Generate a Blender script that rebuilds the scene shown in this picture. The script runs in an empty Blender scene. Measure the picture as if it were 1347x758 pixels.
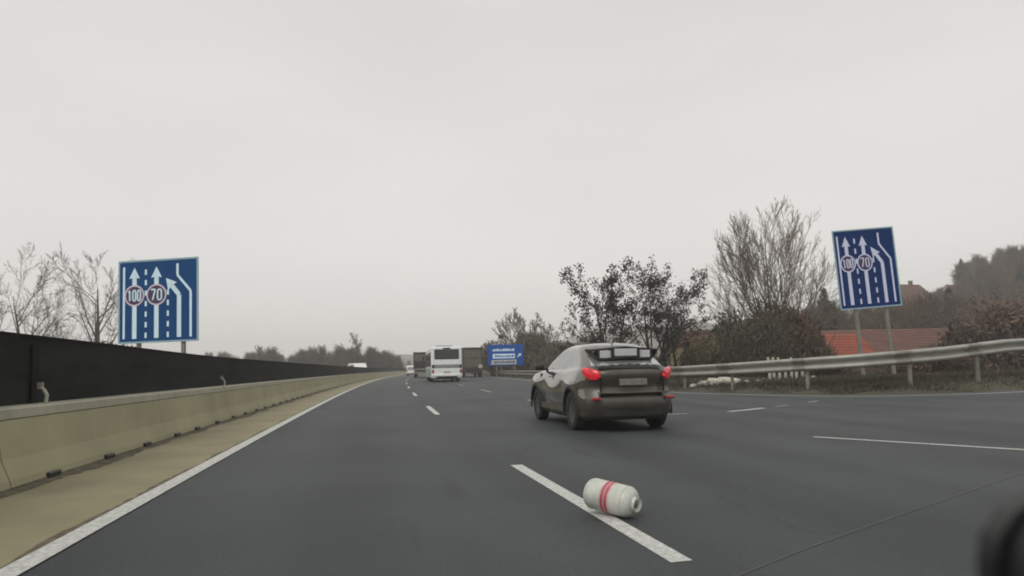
import bpy, bmesh, math, random
import numpy as np
from mathutils import Vector, Matrix
from mathutils.geometry import tessellate_polygon
sc = bpy.context.scene
col = sc.collection
R = math.radians

# ------------------------------------------------------------------ camera
EYE = 1.12; FPX = 900.0; PITCH = R(4.0); ROLL = R(1.3); SHIFT = 41.5
cd = bpy.data.cameras.new('camera'); cam = bpy.data.objects.new('camera', cd); col.objects.link(cam)
cd.sensor_width = 36; cd.lens = 36*FPX/1347; cd.shift_y = SHIFT/1347
cd.clip_start = 0.05; cd.clip_end = 6000
cd.dof.use_dof = True; cd.dof.focus_distance = 14; cd.dof.aperture_fstop = 3.2
camrot = Matrix.Rotation(math.pi/2+PITCH, 4, 'X') @ Matrix.Rotation(-ROLL, 4, 'Z')
cam.matrix_world = Matrix.Translation((0, 0, EYE)) @ camrot
sc.camera = cam

# ------------------------------------------------------------------ world, sun, exposure
w = bpy.data.worlds.new('World'); sc.world = w; w.use_nodes = True
nt = w.node_tree; N = nt.nodes; L = nt.links; N.clear()
sky = N.new('ShaderNodeTexSky'); sky.sky_type = 'NISHITA'; sky.sun_disc = False
sky.sun_elevation = R(48); sky.sun_rotation = R(215); sky.dust_density = 6; sky.air_density = 1.2
bw = N.new('ShaderNodeHueSaturation'); bw.inputs['Saturation'].default_value = 0.12
tc = N.new('ShaderNodeTexCoord')
cl = N.new('ShaderNodeTexNoise'); cl.inputs['Scale'].default_value = 1.6; cl.inputs['Detail'].default_value = 3; cl.inputs['Roughness'].default_value = .45
mp = N.new('ShaderNodeMapping'); mp.inputs['Scale'].default_value = (1, 1, 3.2)
cr = N.new('ShaderNodeValToRGB')
cr.color_ramp.elements[0].position = .3; cr.color_ramp.elements[0].color = (6.7, 6.6, 6.45, 1)
cr.color_ramp.elements[1].position = .72; cr.color_ramp.elements[1].color = (7.6, 7.42, 7.18, 1)
mx = N.new('ShaderNodeMix'); mx.data_type = 'RGBA'; mx.inputs[0].default_value = 0.93
bg = N.new('ShaderNodeBackground'); bg.inputs['Strength'].default_value = 0.1
wo = N.new('ShaderNodeOutputWorld')
L.new(sky.outputs[0], bw.inputs['Color']); L.new(tc.outputs['Generated'], mp.inputs[0]); L.new(mp.outputs[0], cl.inputs['Vector'])
L.new(cl.outputs['Fac'], cr.inputs[0]); L.new(bw.outputs[0], mx.inputs[6]); L.new(cr.outputs[0], mx.inputs[7])
sz = N.new('ShaderNodeSeparateXYZ'); L.new(tc.outputs['Generated'], sz.inputs[0])
hr = N.new('ShaderNodeMapRange'); hr.inputs[1].default_value = 0.0; hr.inputs[2].default_value = .45; hr.inputs[3].default_value = 1.09; hr.inputs[4].default_value = .97
L.new(sz.outputs[2], hr.inputs[0]); hm = N.new('ShaderNodeVectorMath'); hm.operation = 'SCALE'; L.new(mx.outputs[2], hm.inputs[0]); L.new(hr.outputs[0], hm.inputs['Scale'])
L.new(hm.outputs[0], bg.inputs[0]); L.new(bg.outputs[0], wo.inputs[0])
sd = bpy.data.lights.new('sun', 'SUN'); sd.energy = 1.5; sd.angle = R(40); sd.color = (1, .97, .92)
sun = bpy.data.objects.new('sun', sd); col.objects.link(sun)
sd_dir = Vector((math.sin(R(215))*math.cos(R(48)), math.cos(R(215))*math.cos(R(48)), math.sin(R(48))))
sun.rotation_euler = sd_dir.to_track_quat('Z', 'Y').to_euler()
sun.location = (0, 0, 60)
sc.view_settings.view_transform = 'Standard'; sc.view_settings.look = 'None'
sc.view_settings.exposure = 0.16; sc.view_settings.gamma = 1; sc.view_settings.use_curve_mapping = False
sc.render.engine = 'CYCLES'
try:
    sc.cycles.filter_width = 1.9; sc.cycles.max_bounces = 6; sc.cycles.volume_bounces = 3
except Exception: pass

# ------------------------------------------------------------------ helpers
def ray(px, py):
    d = camrot.to_3x3() @ Vector(((px-673.5)/FPX, -(py-379-SHIFT)/FPX, -1)); return d
def gp(px, py, z=0.0):
    d = ray(px, py); t = (z-EYE)/d.z; return Vector((d.x*t, d.y*t, z))
def at(px, py, Y):
    d = ray(px, py); t = Y/d.y; return Vector((d.x*t, Y, EYE+d.z*t))

def lin(c): return tuple(((v/255/12.92) if v/255 < .04045 else ((v/255+.055)/1.055)**2.4) for v in c)
def mat(name, c, rough=.7, metal=0.0, var=.15, scale=4.0, bump=0.0, coat=0.0, spec=.5, c2=None, detail=4, emit=None, stretch=None):
    m = bpy.data.materials.new(name); m.use_nodes = True
    n = m.node_tree.nodes; l = m.node_tree.links; b = n['Principled BSDF']
    b.inputs['Roughness'].default_value = rough; b.inputs['Metallic'].default_value = metal
    b.inputs['Coat Weight'].default_value = coat; b.inputs['Coat Roughness'].default_value = .08
    b.inputs['Specular IOR Level'].default_value = spec
    t = n.new('ShaderNodeTexCoord'); no = n.new('ShaderNodeTexNoise')
    no.inputs['Scale'].default_value = scale; no.inputs['Detail'].default_value = detail; no.inputs['Roughness'].default_value = .6
    if stretch:
        mpn = n.new('ShaderNodeMapping'); mpn.inputs['Scale'].default_value = stretch
        l.new(t.outputs['Object'], mpn.inputs[0]); l.new(mpn.outputs[0], no.inputs['Vector'])
    else: l.new(t.outputs['Object'], no.inputs['Vector'])
    r = n.new('ShaderNodeValToRGB'); r.color_ramp.elements[0].position = .3; r.color_ramp.elements[1].position = .7
    a = tuple(v*(1-var) for v in c); d = c2 if c2 else tuple(min(1, v*(1+var)) for v in c)
    r.color_ramp.elements[0].color = (*a, 1); r.color_ramp.elements[1].color = (*d, 1)
    l.new(no.outputs['Fac'], r.inputs[0]); l.new(r.outputs[0], b.inputs['Base Color'])
    if bump:
        bn = n.new('ShaderNodeBump'); bn.inputs['Strength'].default_value = bump; bn.inputs['Distance'].default_value = .02
        l.new(no.outputs['Fac'], bn.inputs['Height']); l.new(bn.outputs[0], b.inputs['Normal'])
    if emit:
        b.inputs['Emission Color'].default_value = (*emit[0], 1); b.inputs['Emission Strength'].default_value = emit[1]
    return m

class MB:
    def __init__(s): s.v = []; s.f = []; s.m = []
    def add(s, vs, fs, mi=0):
        o = len(s.v); s.v += [tuple(v) for v in vs]
        for f in fs: s.f.append(tuple(i+o for i in f)); s.m.append(mi)
    def box(s, a, b, mi=0, M=None):
        x0, y0, z0 = a; x1, y1, z1 = b
        vs = [(x0,y0,z0),(x1,y0,z0),(x1,y1,z0),(x0,y1,z0),(x0,y0,z1),(x1,y0,z1),(x1,y1,z1),(x0,y1,z1)]
        if M: vs = [M @ Vector(v) for v in vs]
        s.add(vs, [(0,3,2,1),(4,5,6,7),(0,1,5,4),(1,2,6,5),(2,3,7,6),(3,0,4,7)], mi)
    def rbox(s, a, b, r=.03, mi=0, M=None, seg=2):
        bm = bmesh.new(); bmesh.ops.create_cube(bm, size=1)
        for v in bm.verts:
            v.co = Vector([a[i]+(b[i]-a[i])*(v.co[i]+.5) for i in range(3)])
        bmesh.ops.bevel(bm, geom=bm.edges[:], offset=r, segments=seg, affect='EDGES', profile=.5)
        bm.verts.index_update()
        vs = [(M @ v.co if M else v.co.copy()) for v in bm.verts]
        s.add(vs, [tuple(v.index for v in f.verts) for f in bm.faces], mi); bm.free()
    def tube(s, p, q, r0, r1, n=8, mi=0, cap=True):
        p = Vector(p); q = Vector(q); d = (q-p)
        if d.length < 1e-6: return
        d.normalize(); u = d.orthogonal().normalized(); w_ = d.cross(u)
        vs = []
        for c, r in ((p, r0), (q, r1)):
            for i in range(n):
                a = 2*math.pi*i/n; vs.append(c+(u*math.cos(a)+w_*math.sin(a))*r)
        fs = [(i, (i+1) % n, n+(i+1) % n, n+i) for i in range(n)]
        if cap: fs += [tuple(range(n-1, -1, -1)), tuple(range(n, 2*n))]
        s.add(vs, fs, mi)
    def path(s, pts, rads, n=3, mi=0):
        pts = [Vector(p) for p in pts]; vs = []
        d0 = (pts[-1]-pts[0]).normalized(); u = d0.orthogonal().normalized(); w_ = d0.cross(u)
        for p, r in zip(pts, rads):
            for i in range(n):
                a = 2*math.pi*i/n; vs.append(p+(u*math.cos(a)+w_*math.sin(a))*r)
        fs = []
        for k in range(len(pts)-1):
            for i in range(n): fs.append((k*n+i, k*n+(i+1) % n, (k+1)*n+(i+1) % n, (k+1)*n+i))
        s.add(vs, fs, mi)
    def lathe(s, prof, n=24, M=None, mi=0):   # prof: (r, h) about local Z
        vs = []
        for r, h in prof:
            for i in range(n):
                a = 2*math.pi*i/n; v = Vector((r*math.cos(a), r*math.sin(a), h)); vs.append(M @ v if M else v)
        fs = [(k*n+i, k*n+(i+1) % n, (k+1)*n+(i+1) % n, (k+1)*n+i) for k in range(len(prof)-1) for i in range(n)]
        s.add(vs, fs, mi)
    def build(s, name, mats, parent=None, smooth=False):
        me = bpy.data.meshes.new(name); me.from_pydata(s.v, [], s.f)
        if not isinstance(mats, (list, tuple)): mats = [mats]
        for m in mats: me.materials.append(m)
        if len(mats) > 1: me.polygons.foreach_set('material_index', s.m)
        if smooth: me.polygons.foreach_set('use_smooth', [True]*len(me.polygons))
        me.update()
        o = bpy.data.objects.new(name, me); col.objects.link(o)
        if parent: o.parent = parent
        return o
def tag(o, label=None, cat=None, group=None, kind=None):
    if label: o['label'] = label
    if cat: o['category'] = cat
    if group: o['group'] = group
    if kind: o['kind'] = kind
    return o
def thing(name, loc=(0,0,0), rz=0, label=None, cat=None, group=None):
    o = bpy.data.objects.new(name, None); col.objects.link(o); o.location = loc; o.rotation_euler = (0, 0, rz)
    o.empty_display_size = .2
    return tag(o, label, cat, group)
KIDS = {}
def copy_tree(o, parent=None):
    c = o.copy(); col.objects.link(c)
    if parent: c.parent = parent
    for ch in list(o.children): copy_tree(ch, c)
    return c
def smoothstep(t):
    t = max(0, min(1, t)); return t*t*(3-2*t)
def catmull(pts, k=8):
    P = [Vector(p) for p in pts]; P = [P[0]*2-P[1]]+P+[P[-1]*2-P[-2]]; out = []
    for i in range(1, len(P)-2):
        for j in range(k):
            t = j/k; a, b, c, d = P[i-1:i+3]
            out.append(.5*((2*b)+(c-a)*t+(2*a-5*b+4*c-d)*t*t+(3*b-a-3*c+d)*t**3))
    out.append(P[-2]); return out

# ------------------------------------------------------------------ materials
M = {}
M['paint_white'] = mat('road_paint', (.40,.41,.39), .7, var=.3, scale=22, c2=(.58,.59,.56), detail=8)
M['paint_worn'] = mat('worn_road_paint', (.3,.3,.29), .7, var=.5, scale=7, c2=(.5,.5,.49))
M['concrete'] = mat('barrier_concrete', (.325,.305,.19), .85, var=.15, scale=.8, bump=.15, stretch=(.8,.8,.9), detail=10)
M['concrete_top'] = mat('barrier_top_concrete', (.35,.34,.27), .85, var=.15, scale=2)
M['shoulder'] = mat('shoulder_concrete', (.215,.195,.115), .8, var=.2, scale=.8, bump=.1, detail=8)
M['seam'] = mat('dirt_seam', (.075,.066,.04), .95, var=.4, scale=6, c2=(.14,.12,.075))
M['black'] = mat('black_plastic', (.012,.012,.013), .45, var=.2)
M['rubber'] = mat('tyre_rubber', (.018,.018,.018), .8, var=.3, scale=10)
M['screen'] = mat('screen_panel', (.023,.024,.023), .85, var=.3, scale=1.2, stretch=(.6,.6,4), spec=.08)
M['screenpost'] = mat('screen_post', (.016,.0165,.016), .85, var=.2, spec=.1)
M['galv'] = mat('galvanised_steel', (.32,.315,.28), .5, metal=.35, var=.14, scale=3)
M['galvpost'] = mat('galvanised_post', (.21,.20,.17), .6, metal=.3, var=.2, scale=5)
M['blue'] = mat('sign_blue', (.001,.052,.17), .6, var=.12, scale=2, spec=.15)
M['blue2'] = mat('sign_blue_deep', (.001,.023,.11), .6, var=.12, scale=2, spec=.15)
M['blue3'] = mat('guide_sign_blue', (.001,.065,.30), .6, var=.1, scale=2, spec=.15)
M['signwhite'] = mat('sign_white', (.6,.78,.88), .5, var=.07)
M['signwhite2'] = mat('sign_white_lilac', (.55,.58,.76), .5, var=.07)
M['ring'] = mat('sign_ring', (.6,.5,.6), .5, var=.07)
M['roundel'] = mat('sign_roundel', (.045,.02,.075), .5, var=.1)
M['frame'] = mat('sign_frame', (.25,.38,.46), .5, metal=.2, var=.1)
M['bark'] = mat('bark_grey', (.07,.06,.045), .9, var=.35, scale=6)
M['bark_dark'] = mat('bark_dark', (.03,.027,.02), .9, var=.35, scale=6)
M['twig'] = mat('twig_brown', (.095,.078,.06), .9, var=.35, scale=2)
M['twig_pale'] = mat('twig_pale', (.17,.138,.10), .9, var=.3, scale=2)
M['twig_far'] = mat('twig_far', (.075,.064,.048), .9, var=.35, scale=.5)
M['leaf_dark'] = mat('withered_leaf_dark', (.028,.028,.021), .8, var=.4, scale=3)
M['bush_olive'] = mat('bush_olive', (.072,.066,.038), .9, var=.35, scale=.8)
M['bush_green'] = mat('bush_dark_green', (.062,.056,.036), .9, var=.35, scale=.8)
M['bush_brown'] = mat('bush_brown', (.098,.064,.042), .9, var=.35, scale=.8)
M['bush_straw'] = mat('bush_straw', (.17,.15,.08), .9, var=.35, scale=1.2)
M['conifer'] = mat('conifer_needles', (.028,.033,.024), .9, var=.4, scale=1)
M['grass'] = mat('verge_grass', (.06,.053,.033), .95, var=.35, scale=2)
M['silver'] = mat('car_paint_greige', (.175,.168,.145), .2, metal=.8, var=.05, scale=3, coat=1.0)
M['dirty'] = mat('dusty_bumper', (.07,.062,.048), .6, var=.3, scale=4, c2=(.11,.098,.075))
M['glass'] = mat('tinted_glass', (.32,.34,.33), .1, metal=.75, var=.04)
M['rearglass'] = mat('rear_glass_sky', (.55,.56,.55), .15, metal=.8, var=.06)
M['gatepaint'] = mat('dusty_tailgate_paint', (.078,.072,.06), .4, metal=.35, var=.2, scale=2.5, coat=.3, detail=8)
M['glassdark'] = mat('dark_glass', (.02,.025,.024), .08, metal=0, var=.04)
M['red_lamp'] = mat('tail_lamp_red', (.42,.012,.02), .18, var=.75, scale=16, coat=.6, emit=((1,.04,.06),.2))
M['red_lamp_off'] = mat('tail_lamp_red_dim', (.28,.02,.02), .25, var=.1)
M['rim'] = mat('wheel_rim', (.12,.12,.11), .4, metal=.5, var=.1)
M['buswhite'] = mat('bus_white_paint', (.72,.74,.73), .35, var=.08, scale=2, coat=.3)
M['busgrey'] = mat('bus_side_grey', (.28,.30,.29), .4, var=.15, scale=2)
M['tgreen'] = mat('truck_dark_green', (.022,.03,.026), .6, var=.25, scale=2)
M['tolive'] = mat('truck_dark_olive', (.05,.046,.03), .7, var=.3, scale=2)
M['tolive2'] = mat('truck_olive_panel', (.09,.085,.055), .7, var=.3, scale=3)
M['chassis'] = mat('chassis_black', (.012,.012,.011), .8, var=.3)
M['bottle'] = mat('bottle_white', (.46,.48,.43), .38, var=.1, scale=9, c2=(.55,.56,.51), detail=9, bump=.15)
M['bottle_end'] = mat('bottle_end_white', (.45,.48,.42), .42, var=.12, scale=9)
M['redband'] = mat('bottle_red_band', (.40,.075,.10), .5, var=.3, scale=14)
M['roof_red'] = mat('roof_tiles_orange', (.22,.052,.028), .85, var=.3, scale=1.5)
M['roof_red2'] = mat('roof_tiles_red', (.10,.042,.03), .85, var=.3, scale=1)
M['roof_brown'] = mat('roof_tiles_brown', (.10,.05,.034), .85, var=.25, scale=1.5)
M['plaster'] = mat('plaster_ochre', (.22,.17,.09), .9, var=.15, scale=1)
M['plaster_grey'] = mat('plaster_grey', (.09,.08,.065), .9, var=.12, scale=1)
M['plaster_pale'] = mat('plaster_pale', (.4,.37,.32), .9, var=.12, scale=1)
M['win'] = mat('window_dark', (.03,.03,.03), .2, var=.1)
M['stone_pale'] = mat('pale_stone', (.42,.41,.34), .85, var=.25, scale=2)
M['yellow'] = mat('post_yellow', (.5,.33,.08), .6, var=.15)
M['lamp_grey'] = mat('lamp_post_grey', (.16,.16,.15), .6, metal=.2, var=.1)

# asphalt
def asphalt():
    m = bpy.data.materials.new('asphalt'); m.use_nodes = True; n = m.node_tree.nodes; l = m.node_tree.links; b = n['Principled BSDF']
    t = n.new('ShaderNodeTexCoord'); sx = n.new('ShaderNodeSeparateXYZ'); l.new(t.outputs['Object'], sx.inputs[0])
    def mth(op, a, c):
        k = n.new('ShaderNodeMath'); k.operation = op
        for i, q in enumerate((a, c)):
            if isinstance(q, (int, float)): k.inputs[i].default_value = q
            elif q is not None: l.new(q, k.inputs[i])
        return k.outputs[0]
    y = sx.outputs[1]; off = mth('ADD', mth('ADD', sx.outputs[0], mth('MULTIPLY', y, .2)), mth('MULTIPLY', mth('MULTIPLY', y, y), -.00035))
    off = mth('ADD', off, 2.13)                                   # metres right of the left edge line
    cmb = n.new('ShaderNodeCombineXYZ'); l.new(mth('MULTIPLY', off, 1.0), cmb.inputs[0]); l.new(mth('MULTIPLY', y, .06), cmb.inputs[1])
    n1 = n.new('ShaderNodeTexNoise'); n1.inputs['Scale'].default_value = 1.1; n1.inputs['Detail'].default_value = 5; l.new(cmb.outputs[0], n1.inputs['Vector'])
    n2 = n.new('ShaderNodeTexNoise'); n2.inputs['Scale'].default_value = .35; n2.inputs['Detail'].default_value = 6; l.new(t.outputs['Object'], n2.inputs['Vector'])
    n3 = n.new('ShaderNodeTexNoise'); n3.inputs['Scale'].default_value = 55; n3.inputs['Detail'].default_value = 3; l.new(t.outputs['Object'], n3.inputs['Vector'])
    tr = mth('COSINE', mth('MULTIPLY', mth('SUBTRACT', off, .9), 2*math.pi/1.775), 0)   # wheel tracks
    v = mth('ADD', mth('MULTIPLY', n1.outputs['Fac'], .7), mth('MULTIPLY', n2.outputs['Fac'], .6))
    v = mth('ADD', mth('SUBTRACT', v, .15), mth('MULTIPLY', tr, .04)); v = mth('ADD', v, mth('MULTIPLY', mth('SUBTRACT', n3.outputs['Fac'], .5), .75))
    r = n.new('ShaderNodeValToRGB'); r.color_ramp.elements[0].position = .25; r.color_ramp.elements[1].position = .78
    r.color_ramp.elements[0].color = (.019,.0235,.0245,1); r.color_ramp.elements[1].color = (.062,.070,.071,1)
    l.new(v, r.inputs[0])
    vo = n.new('ShaderNodeTexVoronoi'); vo.feature = 'DISTANCE_TO_EDGE'; vo.inputs['Scale'].default_value = .32
    dn = n.new('ShaderNodeTexNoise'); dn.inputs['Scale'].default_value = 1.6; dn.inputs['Detail'].default_value = 6; l.new(t.outputs['Object'], dn.inputs['Vector'])
    dv = n.new('ShaderNodeVectorMath'); dv.operation = 'MULTIPLY_ADD'; l.new(dn.outputs['Color'], dv.inputs[0]); dv.inputs[1].default_value = (1.1,1.1,1.1); l.new(t.outputs['Object'], dv.inputs[2]); l.new(dv.outputs[0], vo.inputs['Vector'])
    ck = n.new('ShaderNodeMapRange'); ck.inputs[1].default_value = .0; ck.inputs[2].default_value = .012; ck.inputs[3].default_value = .62; ck.inputs[4].default_value = 1.0; l.new(vo.outputs['Distance'], ck.inputs[0])
    n4 = n.new('ShaderNodeTexNoise'); n4.inputs['Scale'].default_value = .18; l.new(t.outputs['Object'], n4.inputs['Vector'])
    gate = n.new('ShaderNodeMapRange'); gate.inputs[1].default_value = .50; gate.inputs[2].default_value = .56; l.new(n4.outputs['Fac'], gate.inputs[0])
    ckm = mth('SUBTRACT', 1.0, mth('MULTIPLY', mth('SUBTRACT', 1.0, ck.outputs[0]), gate.outputs[0]))
    n5 = n.new('ShaderNodeTexNoise'); n5.inputs['Scale'].default_value = 2.3; n5.inputs['Detail'].default_value = 2; c5 = n.new('ShaderNodeCombineXYZ'); l.new(mth('MULTIPLY', off, 1.3), c5.inputs[0]); l.new(mth('MULTIPLY', y, .22), c5.inputs[1]); l.new(c5.outputs[0], n5.inputs['Vector'])
    oil = n.new('ShaderNodeMapRange'); oil.inputs[1].default_value = .62; oil.inputs[2].default_value = .78; oil.inputs[3].default_value = 1.0; oil.inputs[4].default_value = .72; l.new(n5.outputs['Fac'], oil.inputs[0])
    sc_ = n.new('ShaderNodeVectorMath'); sc_.operation = 'SCALE'; l.new(r.outputs[0], sc_.inputs[0]); l.new(mth('MULTIPLY', ckm, oil.outputs[0]), sc_.inputs['Scale']); l.new(sc_.outputs[0], b.inputs['Base Color'])
    rr = mth('ADD', mth('MULTIPLY', n1.outputs['Fac'], .25), .58); l.new(rr, b.inputs['Roughness'])
    b.inputs['Specular IOR Level'].default_value = .35
    bp = n.new('ShaderNodeBump'); bp.inputs['Strength'].default_value = .35; bp.inputs['Distance'].default_value = .01
    l.new(n3.outputs['Fac'], bp.inputs['Height']); l.new(bp.outputs[0], b.inputs['Normal'])
    return m
M['asphalt'] = asphalt()

def ground_mat():
    m = bpy.data.materials.new('ground'); m.use_nodes = True; n = m.node_tree.nodes; l = m.node_tree.links; b = n['Principled BSDF']
    t = n.new('ShaderNodeTexCoord'); a = n.new('ShaderNodeTexNoise'); a.inputs['Scale'].default_value = .12; a.inputs['Detail'].default_value = 9; a.inputs['Roughness'].default_value = .65
    l.new(t.outputs['Object'], a.inputs['Vector'])
    r = n.new('ShaderNodeValToRGB'); e = r.color_ramp.elements
    e[0].position = .35; e[0].color = (.036,.030,.020,1); e[1].position = .7; e[1].color = (.085,.074,.045,1)
    k = r.color_ramp.elements.new(.52); k.color = (.055,.052,.030,1)
    l.new(a.outputs['Fac'], r.inputs[0]); l.new(r.outputs[0], b.inputs['Base Color']); b.inputs['Roughness'].default_value = .95
    n3 = n.new('ShaderNodeTexNoise'); n3.inputs['Scale'].default_value = 8; l.new(t.outputs['Object'], n3.inputs['Vector'])
    bp = n.new('ShaderNodeBump'); bp.inputs['Strength'].default_value = .6; bp.inputs['Distance'].default_value = .06
    l.new(n3.outputs['Fac'], bp.inputs['Height']); l.new(bp.outputs[0], b.inputs['Normal'])
    return m
M['ground'] = ground_mat()

# ------------------------------------------------------------------ road geometry
def XL(y): return -2.13-.2*y+.00035*y*y if y < 285 else -30.7
def SL(y): return -.2+.0007*y if y < 285 else 0
def rp(y, off, z=0.0):            # a point off metres right of the left edge line
    s = SL(y); k = 1/math.sqrt(1+s*s); return Vector((XL(y)+off*k, y-off*s*k, z))
edge_ctrl = [(-24,235),(-13.5,150),(-5,98),(.97,60),(3.7,40),(6.1,27.6),(9.4,21.9),(12.6,20.75),(16.8,21.9),(26,26.5),(48,40),(90,68)]
EDGE = [Vector((p.x, p.y)) for p in catmull([(a, b, 0) for a, b in edge_ctrl], 10)]
def edge_off(d, i):
    a = EDGE[max(0, i-1)]; b = EDGE[min(len(EDGE)-1, i+1)]; t = (b-a).normalized(); return EDGE[i]+Vector((-t.y, t.x))*d  # outwards
SEG = np.array([[*EDGE[i], *EDGE[i+1]] for i in range(len(EDGE)-1)])
def edist(x, y):                   # signed: positive on the verge side
    ax, ay, bx, by = SEG.T; dx, dy = bx-ax, by-ay; t = np.clip(((x-ax)*dx+(y-ay)*dy)/(dx*dx+dy*dy), 0, 1)
    qx, qy = ax+t*dx-x, ay+t*dy-y; d = np.hypot(qx, qy); i = int(d.argmin())
    s = dx[i]*(y-ay[i])-dy[i]*(x-ax[i]); return d[i] if s > 0 else -d[i]
def height(x, y):
    d = edist(x, y) if (y > 15 and x > -60) else -5
    h = -.07
    rt = smoothstep((x-4)/12)      # the bank gets higher towards the right
    if d > .9:
        h += (.12+.36*rt)*smoothstep((d-.9)/1.6)
        h -= 2.6*smoothstep((d-7)/16)*smoothstep((x-2)/10)
    if y > 15:
        h += 28*smoothstep((x-58)/105)*smoothstep((y-75)/110)
        h += 26*smoothstep((y-420)/500)*(0.75+.25*math.sin(x*.006+.5))
        h += 30*smoothstep((y-800)/700)*smoothstep((x+500)/900)
    if x < -60: h += 6*smoothstep((-x-60)/140)*smoothstep((y-60)/150)
    return h
# ground
def axis(a, b, fine0, fine1, step, growth=1.18):
    out = [fine0]; 
    while out[-1] < fine1: out.append(out[-1]+step)
    s = step
    while out[-1] < b: s *= growth; out.append(out[-1]+s)
    lo = []; s = step; v = fine0
    while v > a: s *= growth; v -= s; lo.append(v)
    return lo[::-1]+out
xs = axis(-1200, 1400, -16, 60, 1.2, 1.1); ys = axis(-250, 1600, 14, 75, 1.2, 1.09)
g = MB(); W_ = len(xs)
g.v = [(x, y, height(x, y)) for y in ys for x in xs]
for j in range(len(ys)-1):
    for i in range(W_-1): g.f.append((j*W_+i, j*W_+i+1, (j+1)*W_+i+1, (j+1)*W_+i)); g.m.append(0)
tag(g.build('ground', M['ground'], smooth=True), kind='structure')

def flat(name, poly, z, m, kind='structure'):
    vs = [Vector((p[0], p[1], z)) for p in poly]; b = MB(); b.add(vs, [tuple(t) for t in tessellate_polygon([vs])])
    for i, f in enumerate(b.f):
        a, c, d = [Vector(b.v[k]) for k in f]
        if (c-a).cross(d-a).z < 0: b.f[i] = f[::-1]
    o = b.build(name, m); return tag(o, kind=kind) if kind else o
YS = [-14, -5, 0, 4, 8, 12, 16, 20, 26, 32, 40, 50, 60, 75, 90, 110, 135, 165, 200, 240]
lp = [rp(y, -2.2) for y in YS if True]
outer = [edge_off(.85, i) for i in range(len(EDGE))]
outer = [p for p in outer if p.x < 70]
poly = [(p.x, p.y) for p in lp]+[(-24, 240)]+[(p.x, p.y) for p in outer]+[(70, -14)]
flat('road', poly, 0.0, M['asphalt'])

def ribbon(b, pts, w_, z, mi=0):
    pts = [Vector((p[0], p[1])) for p in pts]; vs = []
    for i, p in enumerate(pts):
        t = (pts[min(i+1, len(pts)-1)]-pts[max(i-1, 0)]).normalized(); nn = Vector((-t.y, t.x))
        vs += [(*(p+nn*w_/2), z), (*(p-nn*w_/2), z)]
    b.add(vs, [(2*i+1, 2*i+3, 2*i+2, 2*i) for i in range(len(pts)-1)], mi)
# shoulder
b = MB(); fineY = [-12+1.5*i for i in range(30)]+[33+5*i for i in range(42)]
vs = []
for y in fineY: vs += [rp(y, -1.5, .006), rp(y, -.1, .006)]
b.add(vs, [(2*i, 2*i+1, 2*i+3, 2*i+2) for i in range(len(fineY)-1)])
tag(b.build('shoulder', M['shoulder']), kind='structure')
# grit and dirt gathered along the shoulder, with ragged edges
from mathutils import noise as mn
b = MB(); yy_ = -6.0; row = []
while yy_ < 60:
    w0 = max(0, .10+.16*mn.noise(Vector((yy_*.9, 1.3, 0)))+.07*mn.noise(Vector((yy_*5, 7, 0)))); row.append((rp(yy_, -1.49, .0085), rp(yy_, -1.42+w0, .0085))); yy_ += .12
b.add([v for p in row for v in p], [(2*i, 2*i+1, 2*i+3, 2*i+2) for i in range(len(row)-1)])
yy_ = -6.0; row = []
while yy_ < 50:
    w0 = max(.004, .03+.05*mn.noise(Vector((yy_*1.1, 9.3, 0)))+.04*mn.noise(Vector((yy_*6, 3, 0)))); row.append((rp(yy_, -.10-w0, .0085), rp(yy_, -.06, .0085))); yy_ += .1
b.add([v for p in row for v in p], [(2*i, 2*i+1, 2*i+3, 2*i+2) for i in range(len(row)-1)])
tag(b.build('shoulder_dirt', M['seam']), kind='structure')
# painted lines
b = MB(); ribbon(b, [rp(y, 0) for y in fineY], .17, .010); tag(b.build('edge_line', M['paint_white']), kind='structure')
b = MB(); ribbon(b, EDGE, .15, .004); tag(b.build('far_edge_line', M['paint_white']), kind='structure')
b = MB()
for s in range(-8, 130, 1):
    pass
for k in range(0, 17):
    y0 = 3.95+12.35*k-12.35
    if k == 1: ribbon(b, [(.93,3.96),(.47,5.95),(.01,7.95)], .135, .004)
    else: ribbon(b, [rp(y0+i*.8, 3.48) for i in range(6)], .135, .004)
tag(b.build('lane_dashes', M['paint_white']), kind='structure')
b = MB()
for k in range(0, 9):
    y0 = 19.2+12.35*k
    ribbon(b, [rp(y0+i*.8-1, 7.0) for i in range(6)], .12, .004)
tag(b.build('merge_dashes', M['paint_worn']), kind='structure')
b = MB(); ribbon(b, [(4.39,10.16),(5.26,9.17),(6.07,8.26),(6.7,7.5),(7.6,6.3)], .10, .004); tag(b.build('slip_road_line', M['paint_white']), kind='structure')
b = MB(); ribbon(b, [(4.9,15.75),(5.4,16.1),(6.05,16.7)], .16, .004); tag(b.build('slip_road_dash', M['paint_white']), kind='structure')
b = MB(); ribbon(b, [(6.5,17.1),(7.0,17.55)], .08, .004); ribbon(b, [(7.9,18.5),(8.5,19.2)], .09, .004); ribbon(b, [(3.2,15.2),(3.9,15.45)], .12, .004)
tag(b.build('slip_road_worn_dash', M['paint_worn']), kind='structure')
# windscreen reflection edge painted as a faint diagonal line on the near right lane
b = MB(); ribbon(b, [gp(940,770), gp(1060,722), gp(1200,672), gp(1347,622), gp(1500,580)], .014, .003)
tag(b.build('reflection_line', mat('reflection_line_grey', (.052,.056,.056), .6, var=.1)), kind='structure')

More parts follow.
